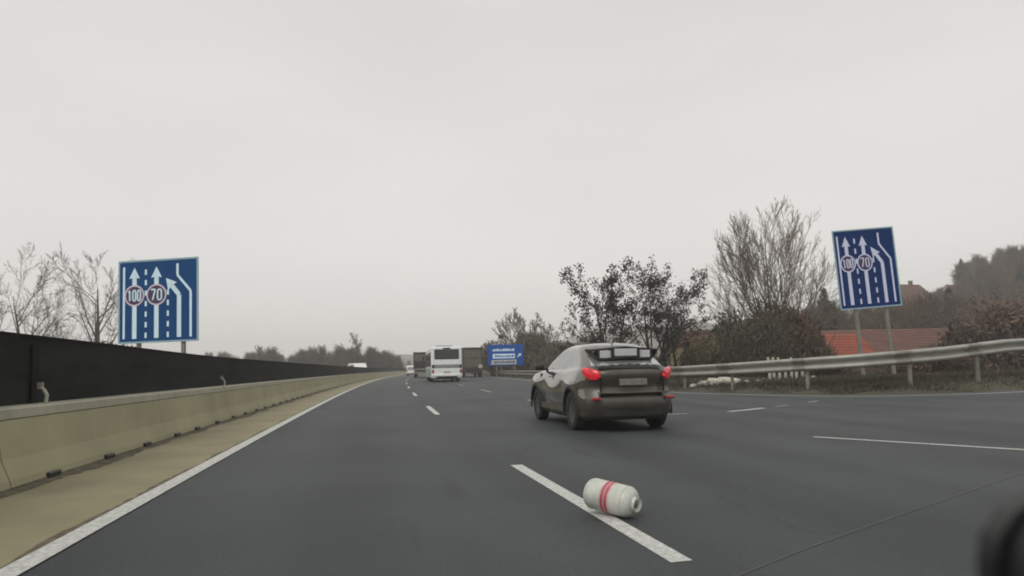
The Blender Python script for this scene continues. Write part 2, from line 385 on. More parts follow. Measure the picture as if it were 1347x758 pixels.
# ------------------------------------------------------------------ median barrier, screen
SY = [-6+1.0*i for i in range(40)]+[34+4*i for i in range(44)]
def extrude_profile(b, ys, prof, mi=0, closed=False):
    k = len(prof); vs = []
    for y in ys:
        for o, z in prof: vs.append(rp(y, o, z+(.09*smoothstep((19-y)/13) if z > 1.5 else 0)))
    fs = []
    for i in range(len(ys)-1):
        for j in range(k-1 if not closed else k):
            a = i*k+j; c = i*k+(j+1) % k; fs.append((a, c, c+k, a+k))
    b.add(vs, fs, mi)
bar = thing('concrete_barrier', rp(6, -1.6), 0, 'long pale olive concrete barrier along the left edge of the motorway', 'barrier')
def child(b, name, m, par, smooth=False):
    o = b.build(name, m, par, smooth); o.matrix_parent_inverse = Matrix.Translation(-Vector(par.location)) if par.rotation_euler.z == 0 else par.matrix_basis.inverted(); return o
b = MB(); extrude_profile(b, SY, [(-1.50,.0),(-1.52,.10),(-1.60,.30),(-1.66,.68),(-1.67,.70)]); child(b, 'barrier_face', M['concrete'], bar)
b = MB(); extrude_profile(b, SY, [(-1.67,.70),(-1.655,.705),(-1.66,.80),(-1.70,.82),(-2.05,.82),(-2.08,.0)]); child(b, 'barrier_cap', M['concrete_top'], bar)
b = MB(); extrude_profile(b, SY, [(-1.40,.0095),(-1.50,.02),(-1.515,.05)]); child(b, 'dirt_seam', M['seam'], bar)
b = MB(); extrude_profile(b, SY, [(-1.664,.695),(-1.667,.711)]); child(b, 'cap_joint', M['seam'], bar)
for k in range(22):
    yy = 7.2+5.0*k; b = MB(); e_ = .005
    P_ = [(-1.497,.0),(-1.517,.10),(-1.597,.30),(-1.657,.68),(-1.650,.705),(-1.655,.80),(-1.697,.823),(-2.05,.823)]
    b.add([rp(yy-e_, o_, z_) for o_, z_ in P_]+[rp(yy+e_, o_, z_) for o_, z_ in P_], [(i, i+1, i+9, i+8) for i in range(7)]); child(b, 'segment_joint', M['seam'], bar)
rng = random.Random(5)
y = 4.9
for k in range(26):
    b = MB(); yy = y+rng.uniform(-.12,.12)
    a = rp(yy, -1.49); ang = math.atan(-SL(yy)); Mx = Matrix.Translation(a) @ Matrix.Rotation(ang, 4, 'Z')
    b.rbox((-.07,-.14,.012), (.02,.14,.075), .01, M=Mx, seg=1); child(b, 'drain_slot', M['black'], bar); y += 1.55
scr = thing('glare_screen', rp(6, -1.9, .0), 0, 'dark continuous screen fence standing behind the left concrete barrier', 'screen')
b = MB(); extrude_profile(b, SY, [(-1.98,.80),(-1.98,1.53),(-2.02,1.53),(-2.02,.80)]); child(b, 'panel', M['screen'], scr)
b = MB(); extrude_profile(b, SY, [(-1.965,1.53),(-1.965,1.56),(-2.035,1.56),(-2.035,1.53)], closed=True); child(b, 'top_rail', M['screenpost'], scr)
for k in range(30):
    yy = 8.6+4*k
    b = MB(); a = rp(yy, -1.95); Mx = Matrix.Translation(a) @ Matrix.Rotation(math.atan(-SL(yy)), 4, 'Z')
    b.box(((-.03 if k == 0 else -.12),-.075,.80), ((.005 if k == 0 else -.075),.075,1.52), M=Mx); child(b, 'post', M['screenpost'], scr)
for (yy, lab) in ((8.45,'small white reflector post on the barrier top beside the wide dark screen post'), (17.6,'bent white reflector post on the barrier top halfway along the dark screen')):
    t = thing('delineator', rp(yy, -1.76, .82), .1, lab, 'reflector post', 'reflector posts on the barrier')
    b = MB(); b.path([(0,0,0),(.01,0,.1),(-.02,0,.16),(-.06,0,.2)], [.022,.022,.02,.02], 6); b.build('stem', M['stone_pale'], t)
    b = MB(); b.rbox((-.1,-.012,.17), (-.03,.012,.25), .006); b.build('reflector', M['galv'], t)
    if yy > 10:
        b = MB(); b.rbox((.07,-.45,-.17), (.12,-.38,.0), .01); b.build('bracket', M['chassis'], t)

# ------------------------------------------------------------------ right guardrail
RI = [i for i in range(len(EDGE)) if EDGE[i].y < 175]
def railtop(p): return float(np.interp(p.x, [-5,1,4.5,7,9.5,12,14.5,17.5,24], [.72,.74,.84,.98,1.18,1.34,1.48,1.72,1.9]))
rail = thing('guardrail', (9, 23.5, .2), 0, 'long galvanised steel guardrail curving along the right verge', 'guardrail')
def rail_path(d):
    pts = []
    for i in RI:
        p = edge_off(d, i); pts.append(Vector((p.x, p.y, railtop(p))))
    out = [pts[0]]
    for p in pts[1:]:
        if (p-out[-1]).length > .35: out.append(p)
    return out
RP = rail_path(1.9)
def beam(b, prof, pts):
    k = len(prof); vs = []
    for i, p in enumerate(pts):
        t = (pts[min(i+1, len(pts)-1)]-pts[max(i-1, 0)]); t.z = 0; t.normalize(); nn = Vector((-t.y, t.x, 0))
        for o, z in prof: vs.append(p+nn*o+Vector((0,0,z)))
    b.add(vs, [(i*k+j, (i+1)*k+j, (i+1)*k+j+1, i*k+j+1) for i in range(len(pts)-1) for j in range(k-1)])
Wp = [(.03,0),(-.01,-.012),(-.055,-.03),(-.06,-.09),(-.035,-.125),(.03,-.17),(.03,-.2),(-.035,-.25),(-.06,-.28),(-.055,-.35),(-.01,-.375),(.03,-.385)]
Wp = [(a*2.0, c*1.2) for a, c in Wp]
b = MB(); beam(b, Wp, RP); child(b, 'rail_beam', M['galv'], rail, True)
acc = 0; last = None; cnt = 0
for i in range(1, len(RP)):
    acc += (RP[i]-RP[i-1]).length
    if acc > 3.0 or i == 1:
        acc = 0; p = RP[i]; t = (RP[i]-RP[i-1]).normalized(); ang = math.atan2(t.y, t.x); Mx = Matrix.Translation((p.x, p.y, 0)) @ Matrix.Rotation(ang, 4, 'Z')
        b = MB(); gz = height(p.x, p.y)
        b.box((-.06,.035,gz-.1), (.06,.10,p.z-.03), M=Mx); b.box((-.05,.031,p.z-.28), (.05,.034,p.z-.1), M=Mx)
        if cnt < 60:
            child(b, 'post', M['galvpost'], rail)
            if i+1 < len(RP):
                b = MB(); beam(b, [(a_+(-.006), c_) for a_, c_ in Wp], RP[i-1:i+1]); child(b, 'splice', M['galvpost'], rail, True)
        cnt += 1

# ------------------------------------------------------------------ signs
def stroke(b, pts, w_, y, mi=0, t=.006):      # flat ribbon in the XZ plane of a sign
    pts = [Vector(p) for p in pts]
    for a, c in zip(pts[:-1], pts[1:]):
        d = (c-a).normalized(); nn = Vector((-d.y, d.x))*w_/2; e = d*0
        q = [a-e+nn, a-e-nn, c+e-nn, c+e+nn]
        b.add([(v.x, y, v.y) for v in q], [(0,1,2,3)], mi)
def arrow(b, tail, head, w_, hw, hl, y):
    tail = [Vector(p) for p in tail]; head = Vector(head); d = (head-tail[-1]).normalized()
    stroke(b, tail+[head-d*hl*.8], w_, y)
    nn = Vector((-d.y, d.x)); q = [head, head-d*hl+nn*hw/2, head-d*hl*.86, head-d*hl-nn*hw/2]
    b.add([(v.x, y, v.y) for v in q], [(0,1,2),(0,2,3)])
DIG = {'1': [[(.25,.8),(.55,1),(.55,0)]], '0': [[(.15,.12),(.15,.88),(.35,1),(.65,1),(.85,.88),(.85,.12),(.65,0),(.35,0),(.15,.12)]], '7': [[(.1,1),(.9,1),(.4,0)]]}
def digits(b, txt, cx, cz, h, w_, y, sw):
    n = len(txt); x = cx-(n*w_+(n-1)*w_*.18)/2
    for ch in txt:
        for s in DIG[ch]: stroke(b, [(x+p[0]*w_, cz-h/2+p[1]*h) for p in s], sw, y)
        x += w_*1.18
def lane_sign(loc, yaw, Wd, Ht, z0, tilt, label, posts, panelm, whitem, gz, ringm):
    t = thing('lane_sign', loc, yaw, label, 'road sign', 'lane signs on both sides of the motorway')
    t.rotation_euler = (0, tilt, yaw)
    b = MB(); b.rbox((-Wd/2,-.02,z0), (Wd/2,.03,z0+Ht), .012); b.build('panel', panelm, t)
    b = MB(); f = .035*Wd/2.4
    for a, c in (((-Wd/2-.02,-.035,z0-.02),(Wd/2+.02,-.0215,z0+f)), ((-Wd/2-.02,-.035,z0+Ht-f),(Wd/2+.02,-.0215,z0+Ht+.02)), ((-Wd/2-.02,-.035,z0+f),(-Wd/2+f,-.0215,z0+Ht-f)), ((Wd/2-f,-.035,z0+f),(Wd/2+.02,-.0215,z0+Ht-f))): b.box(a, c)
    b.build('frame', M['frame'], t)
    U = lambda u, v: (-Wd/2+u*Wd, z0+v*Ht)
    yf = -.026; s = Wd/2.9
    b = MB()
    stroke(b, [U(.065,.05),U(.065,.93)], .08*s, yf)
    arrow(b, [U(.2,.05)], U(.2,.92), .165*s, .40*s, .42, yf)
    arrow(b, [U(.48,.05)], U(.48,.92), .165*s, .40*s, .42, yf)
    arrow(b, [U(.765,.05),U(.765,.56)], U(.60,.77), .155*s, .42*s, .42, yf)
    stroke(b, [U(.91,.05),U(.91,.60),U(.745,.80),U(.745,.94)], .085*s, yf)
    for x, top in ((.345,.92),(.625,.60)):
        v = .055
        while v < top: stroke(b, [U(x,v),U(x,min(v+.065,top+.03))], .075*s, yf); v += .128
    b.build('lane_arrows', whitem, t)
    for u, txt in ((.2,'100'),(.48,'70')):
        r = .37*s; cx, cz = U(u,.575)
        b = MB(); rz_ = r*(Ht/Wd)**.5
        def disc(r1, r2, y, k=32): b.add([(cx+r1*math.cos(2*math.pi*i/k), y, cz+r2*math.sin(2*math.pi*i/k)) for i in range(k)], [tuple(range(k))])
        disc(r, rz_, yf-.003); o = b.build('speed_roundel', ringm, t)
        b = MB(); disc(r*.85, rz_*.85, yf-.006); b.build('roundel_face', M['roundel'], o)
        b = MB(); digits(b, txt, cx, cz, .36*s*(Ht/Wd)**.5, (.15 if len(txt) == 3 else .2)*s, yf-.009, .055*s); b.build('digits', whitem, o)
    for x in posts:
        b = MB(); b.rbox((x-.07,.034,gz-loc[2]), (x+.07,.15,z0+Ht*.96), .02); b.build('post', M['galvpost'], t)
    return t
p = at(209, 450, 25); q = at(262, 450, 25); wl = (q.x-at(156,450,25).x)
lane_sign((p.x, 25, 0), R(-9), wl*1.085, (450-339)/900*25*.985, p.z, R(-.6), 'large blue lane sign behind the dark screen on the left, showing 100 and 70', (-.85, .95), M['blue'], M['signwhite'], -.1, M['ring'])
p = at(1146.5, 405.5, 27.5)
lane_sign((p.x+.16, 27.5, height(p.x, 27.5)), R(2), 2.5, 3.2, p.z-height(p.x, 27.5)+.03, R(-3.6), 'tilted dark blue lane sign on two bare posts behind the right guardrail', (-.60, .66), M['blue2'], M['signwhite2'], height(p.x, 27.5)-.3, M['signwhite2'])

# blue guide sign
p = at(665.5, 481, 84)
t = thing('guide_sign', (p.x, 84, 0), R(3), 'small far blue guide sign with pale text panels right of the olive truck', 'road sign')
s = 84/900
b = MB(); b.rbox((-23.5*s,-.03,p.z), (23.5*s,.04,p.z+27.5*s), .03); b.build('panel', M['blue3'], t)
b = MB(); b.rbox((-17*s,-.045,p.z+9.5*s), (12*s,-.031,p.z+15.5*s), .005, seg=1); b.build('text_panel', M['signwhite'], t)
b = MB(); b.rbox((-19*s,-.045,p.z+1.5*s), (14*s,-.031,p.z+7.5*s), .005, seg=1); b.build('text_panel', M['stone_pale'], t)
b = MB(); rng = random.Random(2); x = -17*s
while x < 10*s:
    w_ = rng.uniform(.12,.26); b.box((x,-.036,p.z+19*s), (x+w_,-.032,p.z+19*s+rng.choice([.22,.3]))); x += w_+.06
b.build('lettering', M['signwhite'], t)
b = MB()
for z0, x0, x1 in ((11.2*s,-14*s,9*s),(3.2*s,-15*s,10*s)):
    x = x0
    while x < x1:
        w_ = rng.uniform(.1,.24); b.box((x,-.051,p.z+z0), (x+w_,-.047,p.z+z0+rng.choice([.18,.24]))); x += w_+.07
b.build('lettering', M['blue3'], t)
b = MB(); arrow(b, [(15.5*s, p.z+11*s)], (20.5*s, p.z+16*s), .12, .42, .36, -.034); b.build('arrow', M['signwhite'], t)
for x in (-12*s, 12*s):
    b = MB(); b.tube((x,.08,-.2), (x,.08,p.z+24*s), .06, .06, 8); b.build('post', M['galvpost'], t)
p = at(659, 441, 90)
t = thing('camera_post', (p.x, 90, 0), 0, 'thin post with a small dark head rising behind the far blue guide sign', 'post')
b = MB(); b.tube((0,0,-.2), (0,0,p.z-.3), .09, .07, 8); b.build('pole', M['lamp_grey'], t)
b = MB(); b.rbox((-.35,-.15,p.z-.45), (.35,.15,p.z), .05); b.build('head', M['chassis'], t)
b = MB(); b.tube((-1.0,0,p.z-1.4), (0,0,p.z-1.0), .05, .05, 6); b.rbox((-1.2,-.1,p.z-1.6),(-.75,.1,p.z-1.15), .03); b.build('bracket', M['stone_pale'], t)

# ------------------------------------------------------------------ crossover car
def wheel(par, x, y, r, wd, rimm=None, side=-1, name='wheel'):
    Mx = Matrix.Translation((x, y, r)) @ Matrix.Rotation(math.pi/2, 4, 'Y')
    b = MB(); h = wd/2
    b.lathe([(r*.62,-h*.9),(r*.8,-h),(r*.94,-h*.96),(r,-h*.7),(r,h*.7),(r*.94,h*.96),(r*.8,h),(r*.62,h*.9)], 32, Mx)
    wh = b.build(name, M['rubber'], par, True)
    b = MB(); o = h*.82*side
    b.lathe([(r*.63,o),(r*.60,o*.9),(r*.2,o*.55),(.001,o*.6)], 32, Mx)
    for k in range(10):
        a = 2*math.pi*k/10; c, s_ = math.cos(a), math.sin(a)
        q = [Vector((c*r*.12-s_*.02, s_*r*.12+c*.02, o*.75)), Vector((c*r*.12+s_*.02, s_*r*.12-c*.02, o*.75)), Vector((c*r*.6+s_*.03, s_*r*.6-c*.03, o*.97)), Vector((c*r*.6-s_*.03, s_*r*.6+c*.03, o*.97))]
        b.add([Mx @ v for v in q], [(0,1,2,3)])
    b.build('rim', rimm or M['rim'], wh)
    return wh
car = thing('crossover_car', (0,0,0), 0, 'dusty silver beige crossover car with lit red tail lights and black roof spoiler', 'car')
KR = np.array([ # z, half width, y rear, y front, corner radius
 [.20,.78,-1.93,1.95,.30],[.27,.85,-2.06,2.06,.34],[.42,.885,-2.17,2.15,.40],[.56,.895,-2.18,2.19,.42],[.66,.90,-2.12,2.2,.44],
 [.76,.90,-2.09,2.19,.46],[.88,.895,-2.13,2.12,.48],[.97,.875,-2.155,1.98,.50],[1.03,.845,-2.09,1.55,.46],[1.08,.80,-2.0,1.10,.40],
 [1.20,.755,-1.86,.82,.36],[1.33,.70,-1.66,.48,.34],[1.43,.655,-1.47,.18,.32],[1.50,.58,-1.30,-.08,.30],[1.54,.42,-1.08,-.25,.24],[1.555,.16,-.85,-.45,.12]])
def crow(A, k=5):
    out = []; A = np.vstack([2*A[0]-A[1], A, 2*A[-1]-A[-2]])
    for i in range(1, len(A)-2):
        for j in range(k):
            t = j/k; a, b_, c, d = A[i-1:i+3]
            out.append(.5*((2*b_)+(c-a)*t+(2*a-5*b_+4*c-d)*t*t+(3*b_-a-3*c+d)*t**3))
    out.append(A[-2]); return out
rows = crow(KR, 4)
NS, NC, NR = 56, 8, 20
def ringpts(z, w_, yr, yf, rc):
    rc = min(rc, w_*.9, (yf-yr)*.45); P = []; tg = []
    cyr, cyf = yr+rc, yf-rc; cx = w_-rc
    rear_bow, side = .05, None
    for i in range(NS): P.append([-w_, cyf+(cyr-cyf)*i/NS]); tg.append(('L', i/NS))
    for i in range(NC): a = math.pi+(math.pi/2)*i/NC; P.append([-cx+rc*math.cos(a), cyr+rc*math.sin(a)]); tg.append(('CL', i/NC))
    for i in range(NR): P.append([-cx+2*cx*i/NR, yr]); tg.append(('B', i/NR))
    for i in range(NC): a = -math.pi/2+(math.pi/2)*i/NC; P.append([cx+rc*math.cos(a), cyr+rc*math.sin(a)]); tg.append(('CR', i/NC))
    for i in range(NS): P.append([w_, cyr+(cyf-cyr)*i/NS]); tg.append(('R', 1-i/NS))
    for i in range(NC): a = (math.pi/2)*i/NC; P.append([cx+rc*math.cos(a), cyf+rc*math.sin(a)]); tg.append(('FR', i/NC))
    for i in range(NR): P.append([cx-2*cx*i/NR, yf]); tg.append(('F', i/NR))
    for i in range(NC): a = math.pi/2+(math.pi/2)*i/NC; P.append([-cx+rc*math.cos(a), cyf+rc*math.sin(a)]); tg.append(('FL', i/NC))
    out = []
    for x, y in P:
        # plan bow: rear centre sticks out, sides pinch between the wheel flares
        if y < cyr: y -= .06*(1-(x/w_)**2)
        if z < 1.0:
            k = math.exp(-((y+1.33)/.40)**2)*.055+math.exp(-((y-1.31)/.40)**2)*.045
            k -= .035*math.exp(-((y)/.55)**2)*smoothstep((.95-z)/.3)
            k *= smoothstep((1.0-z)/.2)
            x += math.copysign(k, x)*min(1, abs(x)/.6)
        zz = z+(0 if z < .9 else .04*smoothstep((-y-.6)/1.0)*smoothstep((1.25-z)/.2)*smoothstep((z-.9)/.1))
        out.append((x, y, zz))
    return out, tg
V = []; 
for r_ in rows:
    pts, TG = ringpts(*r_); V.append(pts)
n = len(TG)
bodyb, swin, fwin, rwin, low = MB(), MB(), MB(), MB(), MB()
allv = [p for r_ in V for p in r_]
gate, bump = MB(), MB()
for b_ in (bodyb, swin, fwin, rwin, low, gate, bump): b_.v = list(allv)
rz_ = [r_[0] for r_ in rows]
for k in range(len(rows)-1):
    zc = (rz_[k]+rz_[k+1])/2
    for i in range(n):
        f = (k*n+i, k*n+(i+1) % n, (k+1)*n+(i+1) % n, (k+1)*n+i); tg, u = TG[i]; dst = bodyb
        if 1.08 < zc < 1.43:
            fr = (zc-1.08)/.35
            if tg in 'LR' and .02+.0*fr < u < .80-.22*(1-fr)*0 - .20*smoothstep((1.2-zc)/.12):
                dst = swin if not (.40 < u < .445) else bodyb
            elif tg in ('F',): dst = fwin
            elif (tg == 'B' or (tg == 'CL' and u > .45) or (tg == 'CR' and u < .5)) and zc > 1.10: dst = rwin
        elif zc < .33: dst = low
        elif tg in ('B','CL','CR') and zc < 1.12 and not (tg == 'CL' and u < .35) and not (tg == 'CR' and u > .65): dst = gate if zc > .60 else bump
        dst.f.append(f[::-1]); dst.m.append(0)
bodyb.f.append(tuple(range((len(rows)-1)*n, len(rows)*n))[::-1][::-1]); bodyb.m.append(0)
low.f.append(tuple(range(n))); low.m.append(0)
def cut(o):
    cb = MB()
    for y_ in (-1.33, 1.31):
        for sx_ in (-1, 1):
            Mx = Matrix.Translation((sx_*.80, y_, .345)) @ Matrix.Rotation(math.pi/2, 4, 'Y'); cb.lathe([(.001,-.28),(.39,-.28),(.39,.28),(.001,.28)], 40, Mx)
    c = cb.build('cutter', M['black']); bm = bmesh.new(); bm.from_mesh(c.data); bmesh.ops.remove_doubles(bm, verts=bm.verts, dist=.002); bmesh.ops.recalc_face_normals(bm, faces=bm.faces); bm.to_mesh(c.data); bm.free()
    md = o.modifiers.new('b', 'BOOLEAN'); md.operation = 'DIFFERENCE'; md.object = c; md.solver = 'EXACT'
    dg = bpy.context.evaluated_depsgraph_get(); me = bpy.data.meshes.new_from_object(o.evaluated_get(dg)); o.modifiers.clear(); o.data = me
    bpy.data.objects.remove(c)
def clean(o):
    bm = bmesh.new(); bm.from_mesh(o.data); bmesh.ops.delete(bm, geom=[v for v in bm.verts if not v.link_faces], context='VERTS'); bm.to_mesh(o.data); bm.free(); return o
# body + lower cladding must be one closed shell for the boolean: cut a full shell, then hand faces out by height
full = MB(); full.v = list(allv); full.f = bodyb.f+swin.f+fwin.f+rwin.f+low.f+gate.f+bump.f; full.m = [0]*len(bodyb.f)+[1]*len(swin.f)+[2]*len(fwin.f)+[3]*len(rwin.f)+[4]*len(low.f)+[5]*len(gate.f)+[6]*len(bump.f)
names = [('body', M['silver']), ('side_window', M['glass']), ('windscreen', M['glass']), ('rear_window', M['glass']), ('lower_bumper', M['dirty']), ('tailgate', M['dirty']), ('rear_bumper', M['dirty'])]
o = full.build('shell', [m for _, m in names])
bm = bmesh.new(); bm.from_mesh(o.data); bmesh.ops.recalc_face_normals(bm, faces=bm.faces); bm.to_mesh(o.data); bm.free()
cut(o)
def split_by(o, idx, pred=None):
    bm = bmesh.new(); bm.from_mesh(o.data)
    kill = [f for f in bm.faces if f.material_index != idx or (pred and not pred(f.calc_center_median()))]
    bmesh.ops.delete(bm, geom=kill, context='FACES')
    for f in bm.faces: f.smooth = True; f.material_index = 0
    me = bpy.data.meshes.new('m'); bm.to_mesh(me); bm.free(); return me
def addpart(name, me, m, par=car):
    me.materials.clear(); me.materials.append(m); ob = bpy.data.objects.new(name, me); col.objects.link(ob); ob.parent = par; return ob
addpart('body', split_by(o, 0), M['silver'])
addpart('side_window', split_by(o, 1, lambda c: c.x < 0), M['glass']); addpart('side_window', split_by(o, 1, lambda c: c.x > 0), M['glass'])
addpart('windscreen', split_by(o, 2), M['glass']); addpart('rear_window', split_by(o, 3), M['rearglass'])
addpart('lower_bumper', split_by(o, 4), M['dirty'])
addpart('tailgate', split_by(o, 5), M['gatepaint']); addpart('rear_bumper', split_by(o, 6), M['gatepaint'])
bpy.data.objects.remove(o)
for y_ in (-1.33, 1.31):
    for sx_ in (-1, 1):
        wheel(car, sx_*.80, y_, .345, .22, side=sx_)
        b = MB(); pts = []; k = 24; vs = []
        for i in range(k+1):
            a = math.pi*(-.06+1.12*i/k)
            for rr, xx in ((.385,.925),(.385,.955),(.435,.955),(.45,.90)): vs.append((sx_*xx, y_+rr*math.cos(a), .345+rr*math.sin(a)))
        b.add(vs, [(i*4+j, i*4+j+1, i*4+4+j+1, i*4+4+j) for i in range(k) for j in range(3)]); b.build('wheel_arch', M['chassis'], car, True)
# tail lamps : swept boomerang pods
for sx_ in (-1, 1):
    b = MB(); prof = [(.615,-2.195,.975,.045),(.66,-2.165,.975,.085),(.73,-2.10,.985,.10),(.79,-2.02,1.005,.10),(.835,-1.94,1.035,.07),(.85,-1.885,1.06,.035)]
    pts = []; k = 10; vs = []
    for x, y_, z, h in prof:
        for i in range(k):
            a = 2*math.pi*i/k; vs.append((sx_*(x+.03*math.cos(a)*.8), y_-.03*math.cos(a), z+h*math.sin(a)))
    b.add(vs, [(i*k+j, i*k+(j+1) % k, (i+1)*k+(j+1) % k, (i+1)*k+j) for i in range(len(prof)-1) for j in range(k)]+[tuple(range(k)), tuple(range((len(prof)-1)*k, len(prof)*k))])
    b.build('tail_lamp', M['red_lamp'], car, True)
    b = MB(); b.rbox((sx_*.70-.09,-2.245,.55),(sx_*.70+.09,-2.16,.60), .02); b.build('fog_reflector', M['red_lamp_off'], car)
# spoiler with three slots; the sky light in them is painted as pale panels
sp = MB()
def spz(x): return 1.375+.05*(1-abs(x)/.66)
for i in range(16):                                   # top and bottom blades of the spoiler, bowed and tapering to the sides
    x0, x1 = -.66+1.32*i/16, -.66+1.32*(i+1)/16
    for zo, th in ((0,.035),(-.17,.034)):
        f0, f1 = [(1 if zo == 0 else smoothstep((.66-abs(x))/.14)) for x in (x0, x1)]
        z0, z1 = spz(x0)+zo*f0, spz(x1)+zo*f1; y0, y1 = -1.90+.20*abs(x0)**2+(.05 if zo else 0)*-1, -1.90+.20*abs(x1)**2+(.05 if zo else 0)*-1
        sp.add([(x0,y0,z0),(x1,y1,z1),(x1,y1,z1+th),(x0,y0,z0+th),(x0,y0+.3,z0+.01),(x1,y1+.3,z1+.01),(x1,y1+.3,z1+th+.02),(x0,y0+.3,z0+th+.02)], [(0,1,2,3),(3,2,6,7),(4,7,6,5),(0,4,5,1),(0,3,7,4),(1,5,6,2)])
for x in (-.52,-.25,.25,.52): sp.box((x-.025,-1.93+.2*x*x,spz(x)-.15),(x+.025,-1.70,spz(x)+.02))
sp.build('spoiler', M['black'], car)
b = MB()
for a, c in ((-.50,-.27),(-.23,.23),(.27,.50)): b.rbox((a,-1.905+.2*((a+c)/2)**2,spz((a+c)/2)-.135),(c,-1.88+.2*((a+c)/2)**2,spz((a+c)/2)-.005), .008)
b.build('slot_sky_panel', mat('slot_sky_pale', (.5,.51,.5), .25, metal=.3, var=.05), car)
b = MB(); vs = []
for i in range(21):
    x = -.62+1.24*i/20; yb = -2.06-.02*(1-(x/.62)**2)-.03; 
    vs += [(x, yb+.11, 1.155-.012*math.sin(i*2.3)-.05*abs(x)), (x, yb-.0, 1.085)]
b.add([(v[0], v[1]-.05, v[2]) for v in vs], [(2*i, 2*i+1, 2*i+3, 2*i+2) for i in range(20)]); b.build('rear_trim', M['black'], car)
b = MB(); b.rbox((-.26,-2.255,.79),(.26,-2.185,.90), .01); b.build('number_plate', mat('dusty_plate', (.16,.15,.13), .5, var=.2, scale=8), car)
for x_ in (-.60, .60):
    b = MB(); b.box((x_-.004,-2.20,.66),(x_+.004,-2.12,.93)); b.build('panel_gap', M['chassis'], car)
b = MB(); b.rbox((-.66,-2.265,.655),(.66,-2.15,.685), .012); b.build('bumper_crease', M['dirty'], car)
b = MB(); b.rbox((-.58,-2.20,.25),(.58,-2.05,.40), .03); b.build('diffuser', M['chassis'], car)
b = MB(); b.tube((0,-1.2,1.53),(0,-1.32,1.63), .012, .006, 6); b.build('aerial', M['black'], car)
for sx_ in (-1, 1):
    b = MB(); b.rbox((sx_*.98-.10,.66,1.06),(sx_*.98+.10,.84,1.19), .04, seg=3); b.box((sx_*.84-.06,.72,1.06),(sx_*.84+.06,.78,1.10)); b.build('wing_mirror', M['black'], car, True)
    b = MB(); b.box((sx_*.905-.012,-.9,.30),(sx_*.905+.012,.9,.40)); b.build('sill', M['dirty'], car)
    for (ya, yb_) in ((.95,.95),(-.05,-.05)):
        b = MB(); b.box((sx_*.88-.02,ya-.008,.42),(sx_*.88+.02,ya+.008,1.0)); b.build('door_seam', M['chassis'], car)
    b = MB(); b.rbox((sx_*.885-.02,.10,.93),(sx_*.885+.02,.28,.955), .008); b.build('door_handle', M['silver'], car)
yaw = R(11.5)
car.scale = (.92,.97,.985)
ra = Vector((1.83, 12.25, 0)); offv = Matrix.Rotation(yaw, 3, 'Z') @ Vector((0, 1.33, 0))
car.location = ra+offv; car.rotation_euler = (0, 0, yaw)

# ------------------------------------------------------------------ bus, trucks, vans
def hyaw(y): return math.atan(-SL(y))
bus = thing('city_bus', (0,0,0), 0, 'white bus seen from behind with a large dark rear window', 'bus')
Lb, Wb, Hb = 11.5, 2.5, 3.05
b = MB(); b.rbox((-Wb/2,0,.32),(Wb/2,Lb,Hb), .14, seg=3); b.build('body', M['buswhite'], bus)
b = MB(); b.rbox((-1.0,-.03,1.95),(1.0,.05,2.82), .06); b.build('rear_window', M['glassdark'], bus)
b = MB(); b.rbox((-.3,-.04,2.83),(.3,.03,2.95), .02); b.build('route_display', M['black'], bus)
b = MB(); b.rbox((-1.02,-.025,1.22),(.98,.03,1.52), .03)
for i in range(5): b.box((-.95+i*.38,-.04,1.25),(-.68+i*.38,-.02,1.48))
b.build('engine_grille', mat('grille_grey', (.22,.22,.21), .6, var=.4, scale=6), bus)
b = MB(); b.rbox((-.28,-.04,.82),(.28,-.012,.95), .01); b.build('number_plate', M['stone_pale'], bus)
for sx_ in (-1, 1):
    b = MB(); b.rbox((sx_*1.10-.11,-.035,1.20),(sx_*1.10+.11,.05,1.5), .03); b.build('tail_lamp', M['glassdark'], bus)
    b = MB(); b.rbox((sx_*1.12-.09,-.035,.78),(sx_*1.12+.09,.05,1.08), .03); b.build('tail_lamp', M['red_lamp_off'], bus)
    b = MB(); b.rbox((sx_*(Wb/2)-.02,.7,1.35),(sx_*(Wb/2)+.02,Lb-.6,2.6), .015); b.build('side_window', M['glassdark'], bus)
    b = MB(); b.rbox((sx_*(Wb/2)-.015,.5,.40),(sx_*(Wb/2)+.015,Lb-.3,1.18), .01); b.build('side_skirt', M['busgrey'], bus)
    b = MB(); b.tube((sx_*1.2,Lb-.1,2.5),(sx_*1.5,Lb+.15,2.4), .03,.03,6); b.rbox((sx_*1.5-.08,Lb+.05,2.0),(sx_*1.5+.08,Lb+.2,2.45), .03); b.build('wing_mirror', M['black'], bus)
    for y_ in (3.0, 8.8): wheel(bus, sx_*1.10, y_, .48, .3, side=sx_)
b = MB(); b.rbox((-1.1,.1,.25),(1.1,2.2,.6), .03); b.rbox((-.85,-.02,.34),(.85,.12,.5), .02); b.build('underbody', M['chassis'], bus)
b = MB(); b.rbox((-1.22,-.05,.5),(1.22,.12,.72), .04); b.build('bumper', M['buswhite'], bus)
b = MB(); b.rbox((-.7,3,Hb-.01),(.7,5.5,Hb+.22), .08); b.build('roof_unit', M['busgrey'], bus)
bus.scale = (1.05,1,.99)
bus.location = (-5.62, 58.2, 0); bus.rotation_euler = (0,0,R(9.5))

